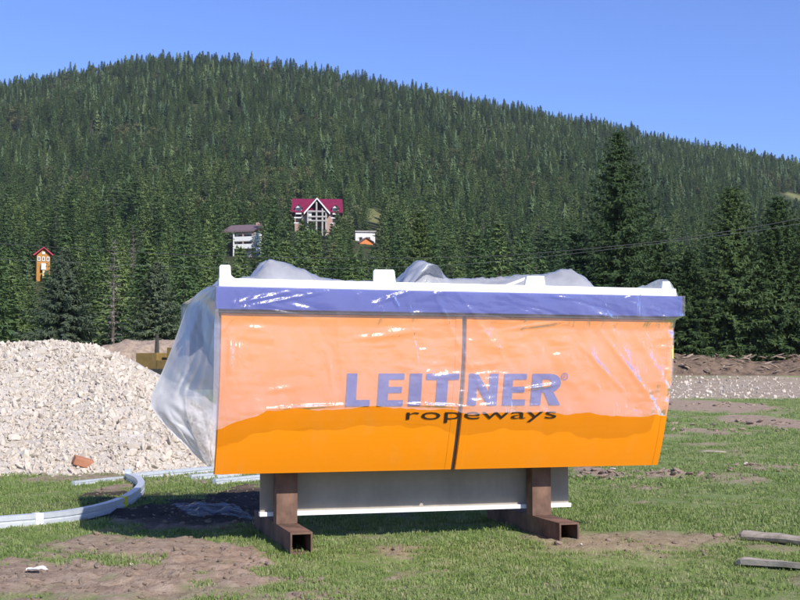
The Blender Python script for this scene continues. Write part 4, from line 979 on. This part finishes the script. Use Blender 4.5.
# ------------------------------------------------------------------ cables
def cable(pts, y, rad, mt, label):
    p = [at_y(a, c, y) for a, c in pts]; p = spline(p, 8); b = MB(); b.tube([tuple(q) for q in p], rad, 6); o = b.build('power_cable', mt, smooth=True); tag(o, label, 'cable', 'overhead cables')
cable([(-200,223),(-60,237),(0,243.5),(100,250),(200,255.5),(300,257.8),(400,258),(480,256.5),(540,253),(640,243.5),(720,232.5),(800,218.5),(1000,178)], 75, .024, M['cable'], 'dark overhead cable sagging across the whole view, the upper one')
cable([(-200,232),(-60,254),(0,259),(100,263.5),(200,267.3),(330,268.6),(450,265),(525,258.5),(600,250.5),(700,238),(800,223.5),(1000,185)], 82, .009, M['cable_pale'], 'thin pale overhead cable hanging just below the dark one')

# ------------------------------------------------------------------ the air
hm = bpy.data.materials.new('air'); hm.use_nodes = True; t = hm.node_tree; t.nodes.remove(t.nodes['Principled BSDF'])
pv = t.nodes.new('ShaderNodeVolumePrincipled'); pv.inputs['Color'].default_value = (.86,.91,1,1); pv.inputs['Density'].default_value = .00007; pv.inputs['Anisotropy'].default_value = .2
t.links.new(pv.outputs[0], t.nodes['Material Output'].inputs['Volume'])
b = MB(); b.box(-1300, 1300, -80, 1700, -8, 470); o = b.build('haze', hm); tag(o, kind='stuff')
# ------------------------------------------------------------------ sky, sun, camera
W = bpy.data.worlds.new('World'); S.world = W; W.use_nodes = True; nt_ = W.node_tree; bg = nt_.nodes['Background']
TRAVEL = U*(-.42) + NB*1.3 + np.array([0,0,-1.]); TRAVEL /= np.linalg.norm(TRAVEL); SD = -TRAVEL
EL = math.asin(SD[2]); AZ = math.atan2(SD[0], SD[1])
sk = nt_.nodes.new('ShaderNodeTexSky'); sk.sky_type = 'NISHITA'; sk.sun_disc = False; sk.sun_elevation = EL; sk.sun_rotation = AZ; sk.altitude = 1000; sk.air_density = 1.0; sk.dust_density = .3; sk.ozone_density = 3.0
mxs = nt_.nodes.new('ShaderNodeMix'); mxs.data_type = 'RGBA'; mxs.blend_type = 'MULTIPLY'; mxs.inputs[0].default_value = 1; mxs.inputs[7].default_value = (.94, 1.08, 1.62, 1)
nt_.links.new(sk.outputs[0], mxs.inputs[6]); nt_.links.new(mxs.outputs[2], bg.inputs[0]); bg.inputs[1].default_value = .105
sun = bpy.data.lights.new('sun', 'SUN'); sun.energy = 4.9; sun.angle = R(.5); sun.color = (1, .955, .88)
so = bpy.data.objects.new('sun', sun); COL.objects.link(so); so.rotation_euler = Vector(TRAVEL).to_track_quat('-Z', 'Y').to_euler(); so.location = (20, -20, 40)
print('sun el', math.degrees(EL), 'az', math.degrees(AZ))
cam = bpy.data.cameras.new('camera'); co = bpy.data.objects.new('camera', cam); COL.objects.link(co)
co.location = (0, 0, CZ); co.rotation_euler = (math.pi/2 + PITCH, 0, 0); cam.lens = 36*F/800; cam.sensor_width = 36; cam.clip_start = .1; cam.clip_end = 6000
S.camera = co
S.view_settings.view_transform = 'Standard'; S.view_settings.look = 'None'; S.view_settings.exposure = 0.25; S.view_settings.gamma = 1; S.view_settings.use_curve_mapping = False
S.cycles.max_bounces = 8; S.cycles.transparent_max_bounces = 16; S.cycles.diffuse_bounces = 3; S.cycles.glossy_bounces = 3; S.cycles.use_denoising = True
